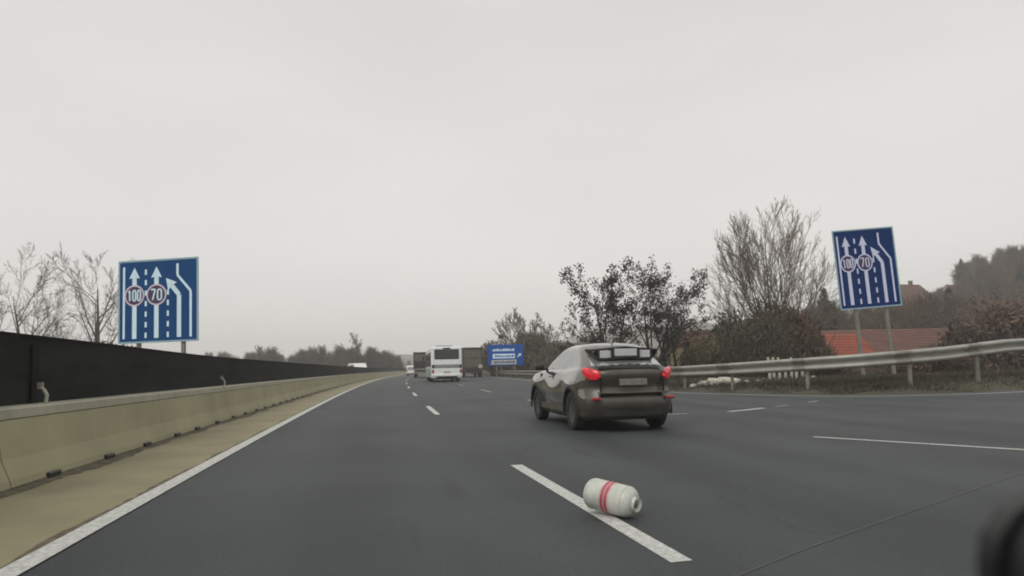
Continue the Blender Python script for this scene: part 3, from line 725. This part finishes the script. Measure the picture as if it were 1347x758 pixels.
def lorry(name, label, cat, W_, H_, Lc, boxm, panelm, canvas=False, tail=None):
    t = thing(name, (0,0,0), 0, label, cat)
    b = MB(); b.rbox((-W_/2,0,1.05),(W_/2,Lc,H_), .05); b.build('cargo_box', boxm, t)
    b = MB(); b.box((-W_/2+.18,-.035,H_*.66),(W_/2-.18,-.002,H_-.28)); b.build('rear_door_upper', panelm, t)
    b = MB(); b.box((-W_/2+.18,-.035,1.3),(W_/2-.18,-.002,H_*.62)); b.build('rear_door_lower', M['chassis'] if not canvas else panelm, t)
    b = MB(); b.rbox((-W_/2,-.06,H_-.2),(W_/2,.02,H_+.02), .02); b.build('rear_header', M['chassis'], t)
    b = MB(); b.rbox((-W_/2+.1,.1,.65),(W_/2-.1,Lc+1.9,1.04), .03); b.build('chassis', M['chassis'], t)
    b = MB(); b.rbox((-W_/2+.05,-.05,.55),(W_/2-.05,.08,.80), .02); b.build('underrun_bar', M['galvpost'] if not canvas else M['chassis'], t)
    b = MB(); b.rbox((-W_/2+.06,Lc+.3,.75),(W_/2-.06,Lc+2.2,2.9), .15, seg=3); cb = b.build('cab', boxm, t)
    b = MB(); b.rbox((-W_/2+.2,Lc+2.17,1.7),(W_/2-.2,Lc+2.24,2.6), .03); b.build('windscreen', M['glassdark'], cb)
    for sx_ in (-1, 1):
        for y_ in (1.2, 2.5, Lc+1.3): wheel(t, sx_*(W_/2-.2), y_, .47, .3, side=sx_)
        b = MB(); b.rbox((sx_*(W_/2-.25)-.14,-.08,.84),(sx_*(W_/2-.25)+.14,-.02,.97), .02); b.build('tail_lamp', M['red_lamp_off'], t)
    if tail:
        b = MB(); b.lathe([(.001,-.04),(.22,-.04),(.26,-.02),(.26,.02),(.001,.02)], 20, Matrix.Translation((W_/2-.3,-.12,1.35)) @ Matrix.Rotation(math.pi/2, 4, 'X')); b.build('round_marker', M['stone_pale'], t)
    return t
t = lorry('box_truck', 'dark green box truck half hidden behind the left side of the white bus', 'truck', 2.5, 3.45, 6.2, M['tgreen'], M['tolive2'])
b = MB(); b.box((-1.1,-.05,1.05),(1.1,-.037,1.25)); b.build('tail_board', M['galvpost'], t)
t.location = (-12.25, 93, 0); t.rotation_euler = (0,0,R(7))
t = lorry('army_truck', 'dark olive canvas truck driving just right of the white bus', 'truck', 2.5, 3.75, 6.5, M['tolive'], M['tolive2'], True, True)
t.location = (-5.1, 87, 0); t.rotation_euler = (0,0,R(9))
def van(name, label, W_, H_, Ln):
    t = thing(name, (0,0,0), 0, label, 'van')
    b = MB(); Yp = [0,.02,.15,Ln*.72,Ln*.86,Ln-.1,Ln]; prof = [(0,.35),(0,.95),(.12,H_-.15),(.3,H_),(Ln*.62,H_),(Ln*.78,H_*.62),(Ln-.15,H_*.52),(Ln,H_*.35),(Ln,.35)]
    vs = [(-W_/2*k_, y_, z) for k_ in (1,) for y_, z in prof]+[(W_/2, y_, z) for y_, z in prof]; k = len(prof)
    b.add(vs, [tuple(range(k)), tuple(range(2*k-1, k-1, -1))]+[(i, k+i, k+(i+1) % k, (i+1) % k) for i in range(k)]); b.build('body', M['buswhite'], t)
    b = MB(); b.box((-W_/2+.18,-.03+.04,H_*.55),(W_/2-.18,.06,H_*.86)); b.build('rear_window', M['busgrey'], t)
    b = MB(); b.rbox((-W_/2+.04,-.06,.32),(W_/2-.04,.1,.5), .03); b.build('bumper', M['chassis'], t)
    for sx_ in (-1, 1):
        b = MB(); b.box((sx_*(W_/2)-.01,Ln*.12,H_*.6),(sx_*(W_/2)+.012,Ln*.62,H_*.86)); b.build('side_window', M['glassdark'], t)
        b = MB(); b.rbox((sx_*(W_/2-.1)-.07,-.03,.75),(sx_*(W_/2-.1)+.07,.03,1.15), .02); b.build('tail_lamp', M['red_lamp_off'], t)
        for y_ in (Ln*.2, Ln*.8): wheel(t, sx_*(W_/2-.12), y_, .33, .2, side=sx_)
    return t
t = van('white_van', 'small distant white van ahead of the dark green truck in the left lane', 1.9, 1.85, 4.4)
t.location = (-18.0, 122, 0); t.rotation_euler = (0,0,R(6))
t = van('white_van', 'white van on the opposite carriageway, only its roof above the dark screen', 2.0, 2.35, 4.6)
p = at(475, 486, 112); t.location = (p.x-1.2, 112, 0); t.rotation_euler = (0,0,R(212))

# ------------------------------------------------------------------ the white bottle on the road
t = thing('gas_bottle', (0,0,0), 0, 'white gas bottle with two thin red bands lying on the road beside the dashed line', 'gas bottle')
r = .131; Lg = .40
prof = [(.001,-.235),(.06,-.233),(.098,-.222),(.121,-.200),(.132,-.172),(r,-.14),(r,.13),(.131,.165),(.118,.195),(.092,.222),(.055,.236),(.001,.24)]
pp = [(p.x, p.y) for p in catmull([(a, c, 0) for a, c in prof], 4)]
b = MB(); b.lathe([(max(.0005, a), c) for a, c in pp], 48); b.build('body', M['bottle'], t, True)
b = MB(); b.lathe([(r+.0006,-.045),(r+.0009,-.04),(r+.0009,.05),(r+.0006,.055)], 48); b.build('faded_band', mat('bottle_faded_pink', (.5,.36,.35), .45, var=.2, scale=12, c2=(.56,.5,.47)), t, True)
for h0 in (-.032, .006):
    b = MB(); b.lathe([(r+.0012,h0),(r+.0018,h0+.004),(r+.0018,h0+.026),(r+.0012,h0+.030)], 48); b.build('red_band', M['redband'], t, True)
b = MB(); k = 40; vs = []
for i in range(k+1):
    a = 2*math.pi*i/k*.78
    for rr, hh in ((.066,.225),(.067,.258),(.063,.261),(.059,.258),(.059,.225)): vs.append((rr*math.cos(a), rr*math.sin(a), hh))
b.add(vs, [(i*5+j, i*5+j+1, (i+1)*5+j+1, (i+1)*5+j) for i in range(k) for j in range(4)]); b.build('collar', M['bottle_end'], t, True)
b = MB(); b.lathe([(.035,.232),(.035,.244),(.018,.248),(.001,.249)], 16); b.build('valve', M['galvpost'], t, True)
gpos = gp(804, 655, .13)
t.scale = (.88,.88,.88)
ax = Vector((.75, -.65, -.11)).normalized()
q = ax.to_track_quat('Z', 'Y'); t.rotation_euler = (q.to_matrix() @ Matrix.Rotation(R(110), 3, 'Z')).to_euler(); t.location = (gpos.x, gpos.y, .131)

# ------------------------------------------------------------------ trees
def rdir(rng, d, ang):
    u = d.orthogonal().normalized(); w_ = d.cross(u); a = rng.uniform(0, 2*math.pi); return (d*math.cos(ang)+(u*math.cos(a)+w_*math.sin(a))*math.sin(ang)).normalized()
def grow(rng, wood, twigs, p, d, ln, r, lvl, P, tips):
    nseg = 4 if lvl < P['levels'] else 2
    if 'env' in P:
        cz, rx_, rz_e = P['env']
        for _ in range(9):
            e = p+d*ln*1.02
            if _ == 0: jit = rng.uniform(.8,1.12)
            if (e.x/rx_)**2+(e.y/rx_)**2+((e.z-cz)/rz_e)**2 < jit: break
            ln *= .86
    pts = [p.copy()]; rads = [r]; q = p.copy(); dd = d.copy()
    for i in range(nseg):
        dd = (dd+Vector((rng.gauss(0,P['wob']), rng.gauss(0,P['wob']), rng.gauss(0,P['wob'])+P['up']))).normalized()
        q = q+dd*ln/nseg; pts.append(q.copy()); rads.append(r*(1-(1-P['taper'])*(i+1)/nseg) if lvl < P['levels'] else r*(1-.6*(i+1)/nseg))
    (wood if lvl <= P['woodlvl'] else twigs).path(pts, rads, 6 if lvl == 0 else (5 if lvl == 1 else 3))
    if lvl >= P['levels']:
        tips.append(q); return
    n_ = P['kids'][lvl]
    for k in range(n_):
        f = P['start'][lvl]+(1-P['start'][lvl])*(k+rng.random())/n_
        x = f*nseg; i = min(nseg-1, int(x)); pp_ = pts[i].lerp(pts[i+1], x-i); rr = rads[i]+(rads[i+1]-rads[i])*(x-i)
        base = (pts[i+1]-pts[i]).normalized()
        nd = rdir(rng, base, R(rng.uniform(*P['ang'][lvl])))
        grow(rng, wood, twigs, pp_, nd, ln*P['len'][lvl]*rng.uniform(.75,1.15)*(1-.35*f), max(P['minr'], rr*P['rr']), lvl+1, P, tips)
def tree(name, loc, P, seed, woodm, twigm, label, group=None, leaf=None, scale=1, cat='tree', squash=1.0):
    rng = random.Random(seed); t = thing(name, loc, rng.uniform(0,6), label, cat, group); wood, tw = MB(), MB(); tips = []
    for s in range(P.get('stems', 1)):
        d = rdir(rng, Vector((0,0,1)), R(rng.uniform(*P.get('lean',(0,4)))))
        grow(rng, wood, tw, Vector((rng.uniform(-.2,.2)*(P.get('stems',1)>1), rng.uniform(-.2,.2)*(P.get('stems',1)>1), -.4)), d, P['h'], P['r'], 0, P, tips)
    wood.build('trunk', woodm, t, True); tw.build('crown', twigm, t)
    if leaf:
        b = MB()
        for tp in tips:
            if rng.random() > leaf['p']: continue
            for k in range(rng.randint(*leaf['n'])):
                c = tp+Vector((rng.gauss(0,leaf['sp']), rng.gauss(0,leaf['sp']), rng.gauss(0,leaf['sp']))); u = Vector((rng.gauss(0,1), rng.gauss(0,1), rng.gauss(0,1))).normalized(); v = u.orthogonal().normalized()*leaf['s']*rng.uniform(.6,1.3); u = u*leaf['s']*rng.uniform(.6,1.4)
                b.add([c-u, c+v*.6, c+u, c-v*.6], [(0,1,2,3)])
        b.build('leaves', leaf['m'], t)
    t.scale = (scale, scale, scale)
    return t
def ground_at(x, y): return height(x, y)
FAN = dict(levels=4, woodlvl=1, kids=[13,7,6,4], start=[.12,.2,.2,.15], ang=[(14,50),(12,32),(14,32),(15,36)], len=[1.3,.5,.5,.55], wob=.025, up=.045, taper=.12, rr=.42, minr=.010, h=5.4, r=.2, stems=3, lean=(2,14), env=(5.2,3.7,4.75))
p = at(1026, 470, 46)
tree('bare_tree', (p.x, 46, -1.6), FAN, 4, M['bark'], M['twig_pale'], 'tall fan shaped bare tree just left of the tilted blue sign', scale=1.41)
BER = dict(levels=4, woodlvl=1, kids=[8,6,5,3], start=[.22,.2,.25,.2], ang=[(22,55),(20,50),(20,55),(20,60)], len=[.62,.55,.5,.5], wob=.07, up=.03, taper=.15, rr=.5, minr=.010, h=4.6, r=.12, stems=2, lean=(5,22))
LF = dict(p=.42, n=(3,8), sp=.09, s=.058, m=M['leaf_dark'])
for px, Y, sd_, sc_, lab in ((812,38,11,1.30,'dark leafy tree with twin stems right above the silver car roof'), (858,39.5,23,1.25,'middle one of the dark leafy trees behind the silver car'), (890,40,31,1.0,'lowest and rightmost dark leafy tree, leaning towards the brown roof'), (768,41,47,.7,'small dark leafy tree left of the twin stemmed one behind the silver car')):
    p = at(px, 478, Y); tree('leafy_tree', (p.x, Y, -.3), BER, sd_, M['bark_dark'], M['bark_dark'], lab, 'dark leafy trees behind the silver car', LF, sc_)
p = at(858, 478, 36); b = MB(); b.tube((0,0,-.3),(0,0,(480-398)/25+1), .045,.04,8); t = b.build('utility_pole', M['bark_dark']); t.location = (p.x, 36, 0); tag(t, 'thin straight dark pole among the dark leafy trees', 'pole')
BARE = dict(levels=4, woodlvl=1, kids=[10,6,6,4], start=[.22,.2,.2,.2], ang=[(25,50),(20,45),(20,50),(20,50)], len=[.68,.55,.52,.5], wob=.06, up=.045, taper=.12, rr=.5, minr=.009, h=5.6, r=.17)
for px, Y, sd_, sc_, lab in ((32,44,3,1.2,'wide bare tree at the left edge above the dark screen'), (-25,50,8,1.3,'bare tree cut by the left picture edge'), (128,60,7,1.75,'slim pale bare tree between the wide one and the blue sign'), (88,40,19,.72,'low slanting bare tree right of the wide one on the left')):
    p = at(px, 470, Y); tree('bare_tree', (p.x, Y, -.2), BARE, sd_, M['bark'], M['twig'], lab, 'bare trees behind the dark screen', None, sc_)
for px, Y, sd_, sc_, lab in ((700,105,5,1.35,'bare tree rising from the bushes right of the far blue sign'), (680,112,6,1.35,'bare tree directly behind the far blue sign'), (722,110,9,1.1,'pale bare tree between the far blue sign and the dark leafy trees'), (464,165,13,1.35,'lone round bare tree above the distant tree line'), (345,150,14,1.0,'small bare tree above the left end of the distant tree line')):
    p = at(px, 478, Y); tree('bare_tree', (p.x, Y, 0), dict(BARE, minr=.03, r=.2), sd_, M['bark'], M['twig_far'], lab, 'distant bare trees', None, sc_)

# shrubs
def shrub_proto(seed, m, twm, n_tw=260, n_lf=5200, hgt=2.4, rad=1.7, ls=.09):
    rng = random.Random(seed); t = thing('shrub'); b = MB()
    for k in range(n_tw):
        a = rng.uniform(0, 2*math.pi); e = rng.uniform(0, .75)**1; d = Vector((math.cos(a)*e, math.sin(a)*e, 1)).normalized(); ln = hgt*rng.uniform(.6,1.12)*(1-.3*e)
        p0 = Vector((math.cos(a)*rng.uniform(0,rad*.6), math.sin(a)*rng.uniform(0,rad*.6), -.2)); mid = p0+d*ln*.5+Vector((rng.gauss(0,.08),rng.gauss(0,.08),0)); b.path([p0, mid, p0+d*ln+Vector((rng.gauss(0,.15),rng.gauss(0,.15),.05))], [.022,.015,.006], 3)
    b.build('stems', twm, t)
    b = MB(); lobes = [(Vector((rng.uniform(-.6,.6)*rad, rng.uniform(-.6,.6)*rad, hgt*rng.uniform(.25,.72))), rng.uniform(.35,.6)*rad) for k in range(9)]
    for k in range(n_lf):
        c0, r0 = rng.choice(lobes); v = Vector((rng.gauss(0,1),rng.gauss(0,1),rng.gauss(0,1))).normalized()*r0*rng.random()**.45
        c = c0+v
        if c.z < 0: c.z = rng.uniform(0,.4)
        u = Vector((rng.gauss(0,1),rng.gauss(0,1),rng.gauss(0,1.4))).normalized(); w_ = u.orthogonal().normalized()*ls*.45; u = u*ls*rng.uniform(.6,1.5)
        b.add([c-u, c+w_, c+u, c-w_], [(0,1,2,3)])
    b.build('foliage', m, t); return t
protos = {'olive': shrub_proto(1, M['bush_olive'], M['twig']), 'green': shrub_proto(2, M['bush_green'], M['twig']), 'brown': shrub_proto(3, M['bush_brown'], M['twig']), 'straw': shrub_proto(4, M['bush_straw'], M['twig'])}
used = set()
def put(kind, px, Y, sx_, sz, label, group, z=None):
    first = kind not in used; used.add(kind); o = protos[kind] if first else copy_tree(protos[kind])
    p = at(px, 478, Y); o.location = (p.x, Y, (ground_at(p.x, Y) if z is None else z)); o.scale = (sx_, sx_, sz); o.rotation_euler = (0,0,(px*1.7+Y) % 6.28); tag(o, label, 'bush', group)
rng = random.Random(9)
G1 = 'bushes behind the right guardrail'
for px, Y, sx_, sz, kd in ((985,46,1.5,2.2,'green'),(1015,44,1.4,2.25,'brown'),(1045,47,1.5,2.3,'brown'),(1060,50,1.4,1.9,'brown'),(1003,40,1.0,1.6,'green'),(992,40,1.0,1.4,'green'),(1100,100,3.0,3.0,'green'),(1140,106,3.2,3.2,'brown'),(1185,104,3.4,3.0,'brown'),(1225,100,3.0,2.8,'brown'),(1262,62,1.8,2.0,'brown'),(1285,55,1.8,2.2,'brown'),(1310,50,2.0,2.3,'brown'),(1350,48,2.1,2.5,'brown'),(1325,62,2.6,2.9,'brown'),(1285,75,2.8,3.0,'brown'),(1390,55,2.4,3.0,'brown')):
    put(kd, px, Y, sx_, sz, {'green':'dark green bush in the thicket under the fan shaped bare tree','brown':'brown leafless bush in the thicket behind the right guardrail'}[kd], G1)
for px, Y, sx_, sz, kd in ((1078,36,.8,.42,'brown'),(1105,37,.9,.5,'brown'),(1135,36,.8,.45,'brown'),(1160,38,.9,.55,'brown'),(1188,36,.85,.5,'brown'),(1215,36,.8,.55,'brown'),(1245,37,.9,.7,'brown')):
    put(kd, px, Y, sx_, sz, 'low brown bush filling the foot of the slope below the red roofs', 'low bushes below the red roofs')
for px, Y, sx_, sz in ((925,43,.85,1.1),(940,45,.95,1.25),(912,41,.6,.8)): put('straw', px, Y, sx_, sz, 'straw coloured dry bush in front of the brown roofed house', 'straw coloured bushes by the brown roofed house')
for px, Y, sx_, sz in ((668,96,2.2,2.2),(690,92,2.2,2.4),(712,90,2.3,2.5),(735,84,2.2,1.8),(757,78,2.0,1.5),(780,70,1.6,1.2),(805,62,1.5,1.0),(830,58,1.4,.9),(862,66,1.4,.9),(648,125,2.6,2.4)):
    put('olive', px, Y, sx_, sz, 'olive bush in the row between the far blue sign and the silver car', 'olive bushes behind the far guardrail', z=-.3)
for px, Y, sx_, sz in ((70,52,1.6,1.5),(105,58,1.8,1.7),(150,64,2.0,1.6),(20,50,1.6,1.3)):
    put('olive', px, Y, sx_, sz, 'olive bush just showing above the dark screen at the left', 'olive bushes behind the dark screen', z=.1)

# woods: far tree line and hillside
def wood_proto(seed, m, hgt=9, n_tw=420, wid=3.2):
    rng = random.Random(seed); t = thing('wood_tree'); b = MB(); b.path([(0,0,-1),(0.1,0,hgt*.5),(0,.1,hgt*.9)], [.28,.2,.06], 5); b.build('trunk', M['bark'], t)
    b = MB()
    for k in range(n_tw):
        z = hgt*rng.uniform(.15,.95); a = rng.uniform(0,2*math.pi); e = rng.uniform(.2,1.1); env = wid*math.sin(math.pi*min(1,max(.05,(z/hgt)*.85+.12)))**.7
        p0 = Vector((math.cos(a)*env*.15, math.sin(a)*env*.15, z*.8)); p1 = Vector((math.cos(a)*env*e*.75, math.sin(a)*env*e*.75, z+rng.uniform(.2,1.4))); mid = p0.lerp(p1,.5)+Vector((rng.gauss(0,.2),rng.gauss(0,.2),rng.gauss(0,.2)))
        b.path([p0, mid, p1], [.07,.055,.02], 3)
        for q_ in range(3):
            a0 = mid.lerp(p1, rng.random()); b.path([a0, a0+Vector((rng.gauss(0,.5),rng.gauss(0,.5),rng.uniform(.2,1.0)))], [.035,.012], 3)
    b.build('crown', m, t); return t
def conifer_proto(seed, hgt=11):
    rng = random.Random(seed); t = thing('conifer'); b = MB(); b.path([(0,0,-1),(0,0,hgt)], [.22,.03], 5); b.build('trunk', M['bark_dark'], t); b = MB()
    for k in range(900):
        f = rng.random()**.8; z = 1+f*(hgt-1); rr = ((hgt-z)*.5)**.75*.95+.2; a = rng.uniform(0,2*math.pi); ln = rr*rng.uniform(.6,1.15)
        d = Vector((math.cos(a), math.sin(a), -.25)); s_ = Vector((-math.sin(a), math.cos(a), 0))*rng.uniform(.15,.35); p0 = Vector((0,0,z))+d*ln*.2; p1 = Vector((0,0,z))+d*ln
        b.add([p0-s_*.3, p0+(p1-p0)*.6-s_, p1, p0+(p1-p0)*.6+s_], [(0,1,2,3)])
    b.build('crown', M['conifer'], t); return t
WP = [wood_proto(21, M['twig_far']), wood_proto(22, M['bush_brown'], 8, 420, 3.6), conifer_proto(23)]
WL = ['bare grey brown tree in the wood covering the right hillside', 'dense brown tree in the wood covering the right hillside', 'dark conifer in the wood covering the right hillside']
wused = [False]*3
def wput(k, x, y, s, label, group, zoff=0):
    if not wused[k]: o = WP[k]; wused[k] = True
    else: o = copy_tree(WP[k])
    o.location = (x, y, height(x, y)+zoff); o.scale = (s*rng.uniform(.9,1.1),)*2+(s,); o.rotation_euler = (0,0,rng.uniform(0,6.28)); tag(o, label, 'tree', group)
rng = random.Random(77)
def hill(n_, x0, x1, Y0, Y1, s0, s1):
    for i in range(n_):
        px = rng.uniform(x0, x1); Y = rng.uniform(Y0, Y1); p = at(px, 470, Y); k = 2 if rng.random() < .05 else rng.choice((0,1,1))
        wput(k, p.x, Y, rng.uniform(s0, s1), WL[k], ['bare trees of the hillside wood','brown trees of the hillside wood','conifers of the hillside wood'][k])
hill(100, 1268, 1400, 118, 215, .8, 1.1)
hill(46, 1050, 1285, 96, 128, 1.0, 1.4)
hill(16, 1225, 1275, 140, 185, .6, .8)
WG = ['distant bare tree in the hazy tree line across the motorway', 'distant brown tree in the hazy tree line across the motorway']
for i in range(72):
    px = rng.uniform(378,528); Y = rng.uniform(165,260); p = at(px, 470, Y); k = rng.choice((0,1))
    wput(k, p.x, Y, rng.uniform(.75,1.12)*(1 if px < 512 else .85), WG[k], ['bare trees of the distant tree line','brown trees of the distant tree line'][k], -2.5-height(p.x, Y)*.6)
for i in range(22):
    px = rng.uniform(262,375); Y = rng.uniform(170,230); p = at(px, 470, Y); k = 0
    wput(k, p.x, Y, rng.uniform(.85,1.1), WG[k], 'bare trees of the distant tree line', -2.5-height(p.x, Y)*.6)
for i in range(26):
    px = rng.uniform(1165, 1290); Y = rng.uniform(255, 330); p = at(px, 400, Y); k = rng.choice((0,0,1)); wput(k, p.x, Y, rng.uniform(.8,1.1), 'faint far tree on the hazy ridge above the grey gabled house', 'faint far trees on the ridge', -12)
for i in range(26):
    px = rng.uniform(530,760); Y = rng.uniform(230,420); p = at(px, 470, Y); k = rng.choice((0,1))
    wput(k, p.x, Y, rng.uniform(.6,.9), 'hazy far tree low on the horizon beyond the bus and the far blue sign', 'hazy far trees beyond the bus', -2)

# ------------------------------------------------------------------ houses
def house(name, x, y, z, rz, W_, D_, eave, ridge, wallm, roofm, label, cat='house', chimney=True, wins=3, over=.35):
    t = thing(name, (x,y,z), rz, label, cat)
    b = MB(); b.box((-W_/2,-D_/2,-3),(W_/2,D_/2,eave)); b.add([(-W_/2,-D_/2,eave),(-W_/2,D_/2,eave),(-W_/2,0,ridge)], [(0,1,2)]); b.add([(W_/2,-D_/2,eave),(W_/2,D_/2,eave),(W_/2,0,ridge)], [(0,2,1)]); b.build('wall', wallm, t)
    b = MB(); sl = (ridge-eave)/(D_/2); th = .14
    for s_ in (-1, 1):
        y0 = s_*(D_/2+over); z0 = eave-over*sl; vs = [(-W_/2-over,y0,z0),(W_/2+over,y0,z0),(W_/2+over,0,ridge+.05),(-W_/2-over,0,ridge+.05)]; vs += [(a, c, d+th) for a, c, d in vs]
        b.add(vs, [(0,1,2,3),(4,7,6,5),(0,4,5,1),(1,5,6,2),(3,2,6,7),(0,3,7,4)])
        for i in range(1, 14):   # tile courses
            f = i/14; yy = y0*(1-f); zz = z0+(ridge+.05-z0)*f+th; b.box((-W_/2-over,yy-.03,zz-.01),(W_/2+over,yy+.03,zz+.035))
    rf = b.build('roof', roofm, t)
    if chimney:
        b = MB(); b.rbox((W_*.2,-.35,ridge-.6),(W_*.2+.6,.3,ridge+.9), .03); b.rbox((W_*.2-.07,-.42,ridge+.85),(W_*.2+.67,.37,ridge+1.0), .02); b.build('chimney', wallm, rf)
    for i in range(wins):
        xx = -W_/2+W_*(i+.5)/wins; b = MB(); b.box((xx-.5,-D_/2-.03,eave-1.9),(xx+.5,-D_/2-.004,eave-.7)); b.build('window', M['win'], t)
        b = MB(); b.box((xx-.6,-D_/2-.08,eave-2.0),(xx+.6,-D_/2-.032,eave-1.92)); b.build('sill', M['plaster_pale'], t)
    return t
p = at(1150, 470, 80); house('barn', p.x+.5, 80, -3.0, R(4), 16.5, 14, 3.4, 7.4, M['plaster'], M['roof_red2'], 'long low barn with a red tiled roof behind the tilted blue sign posts', 'barn', False, 4)
p = at(1085, 470, 68); house('house', p.x, 66, -3.0, R(4), 4.6, 9, 3.0, 6.4, M['plaster'], M['roof_red'], 'small house with an orange tiled roof right of the fan shaped tree', 'house', False, 2)
p = at(950, 470, 62); house('house', p.x+.4, 64, -2.4, R(8), 8.4, 8, 3.6, 6.4, M['plaster'], M['roof_brown'], 'low house with a brown tiled roof left of the fan shaped tree', 'house', False, 3)
p = at(1197, 400, 150); house('house', p.x, 152, at(1197,412,150).z, R(18), 8.5, 9, 2.6, 6.4, M['plaster_grey'], M['roof_brown'], 'grey gabled hillside house with a chimney, right of the tilted blue sign', 'house', True, 2)
p = at(1262, 400, 230); house('house', p.x, 232, at(1262,398,230).z, R(30), 9, 8, 3.0, 6, M['plaster_pale'], M['roof_brown'], 'small pale far house on the hillside at the edge of the dark wood', 'house', False, 2)
# post with yellow top in front of the orange roof
p = at(1081, 476, 52); t = thing('marker_post', (p.x, 52, ground_at(p.x, 52)), 0, 'dark post with a yellow top in front of the orange tiled roof', 'post')
zt = at(1081, 447, 52).z-ground_at(p.x, 52)
b = MB(); b.tube((0,0,-.2),(0,0,zt-.3), .12,.10,8); b.build('pole', M['bark_dark'], t)
b = MB(); b.rbox((-.2,-.15,zt-.5),(.2,.15,zt), .06); b.build('head', M['yellow'], t)

# pale things seen under the guardrail
rng = random.Random(31)
p0 = [1013,1019,1026,1034,1041,1048,1056]
for i, px in enumerate(p0):
    Y = 31+rng.uniform(0,1.5); p = at(px, 500, Y); g0 = ground_at(p.x, Y); top = at(px, rng.choice((470,477,482,474)), Y).z
    b = MB(); b.path([(0,0,-.1),(rng.gauss(0,.02),0,(top-g0)*.5),(rng.gauss(0,.09),0,top-g0)], [.07,.065,.05], 7); t = b.build('painted_stake', M['stone_pale']); t.location = (p.x, Y, g0)
    tag(t, 'short whitewashed stake in the cluster behind the guardrail under the fan shaped tree', 'stake', 'whitewashed stakes behind the guardrail')
for i, (px, py, s_) in enumerate(((925,501,.3),(938,499,.42),(952,499,.45),(964,500,.38),(982,504,.16),(998,504,.14),(1070,502,.16),(912,499,.22))):
    Y = 29.5; p = at(px, py, Y); b = MB(); bm = bmesh.new(); bmesh.ops.create_icosphere(bm, subdivisions=2, radius=1)
    rr = random.Random(i)
    for v in bm.verts: v.co = v.co*rr.uniform(.82,1.12); v.co.x *= 1.2; v.co.z *= .7
    bm.verts.index_update(); b.add([v.co*s_*.72 for v in bm.verts], [tuple(v.index for v in f.verts) for f in bm.faces]); bm.free()
    t = b.build('pale_rock', M['stone_pale']); t.location = (p.x, Y, ground_at(p.x, Y)+s_*.25); tag(t, 'pale stone lying on the verge seen beneath the guardrail', 'stone', 'pale stones behind the guardrail')

# verge grass
rng = random.Random(12); b = MB()
while len(b.f) < 26000:
    i = rng.randint(20, len(EDGE)-14); d = .95+abs(rng.gauss(0,3.0)); e = edge_off(d, i); x = e.x+rng.uniform(-1.2,1.2); y = e.y+rng.uniform(-.6,.6)
    dd = edist(x, y)
    if dd < .95: continue
    z = height(x, y)-.01; h = rng.uniform(.03,.12) if dd < 1.8 else rng.uniform(.05,.24); a = rng.uniform(0,3.14); wv = Vector((math.cos(a),math.sin(a),0))*.02; l_ = Vector((rng.gauss(0,.06),rng.gauss(0,.06),h)); c = Vector((x,y,z)); b.add([c-wv, c+wv, c+l_], [(0,1,2)])
tag(b.build('grass', M['grass']), 'short dull winter grass on the verge behind the guardrail', 'grass', kind='stuff')

# ------------------------------------------------------------------ out-of-focus holder near the lens
t = thing('device_holder', (.258, .31, .806), R(-10), 'black out of focus holder close to the lens at the lower right corner', 'holder')
t.scale = (.66,.66,.66)
b = MB(); b.rbox((-.065,-.03,.18),(.20,.05,.385), .055, seg=4); b.build('cradle', M['black'], t, True)
b = MB(); b.path([(0,0,.27),(.01,.02,.15),(.03,.05,.02)], [.016,.016,.02], 10); b.build('arm', M['black'], t, True)
b = MB(); b.lathe([(.001,.03),(.03,.028),(.05,.01),(.055,0),(.001,0)], 24, Matrix.Translation((.03,.05,0))); b.build('suction_base', M['black'], t, True)

# ------------------------------------------------------------------ haze
hz = bpy.data.materials.new('haze'); hz.use_nodes = True; n_ = hz.node_tree.nodes; n_.clear()
pv = n_.new('ShaderNodeVolumePrincipled'); pv.inputs['Color'].default_value = (.99,.985,.975,1); pv.inputs['Density'].default_value = .0010; pv.inputs['Anisotropy'].default_value = .0
ou = n_.new('ShaderNodeOutputMaterial'); hz.node_tree.links.new(pv.outputs[0], ou.inputs['Volume'])
b = MB(); b.box((-1450,-300,-6),(1700,1900,72)); tag(b.build('haze', hz), 'thin grey winter haze in the air', 'haze', kind='stuff')
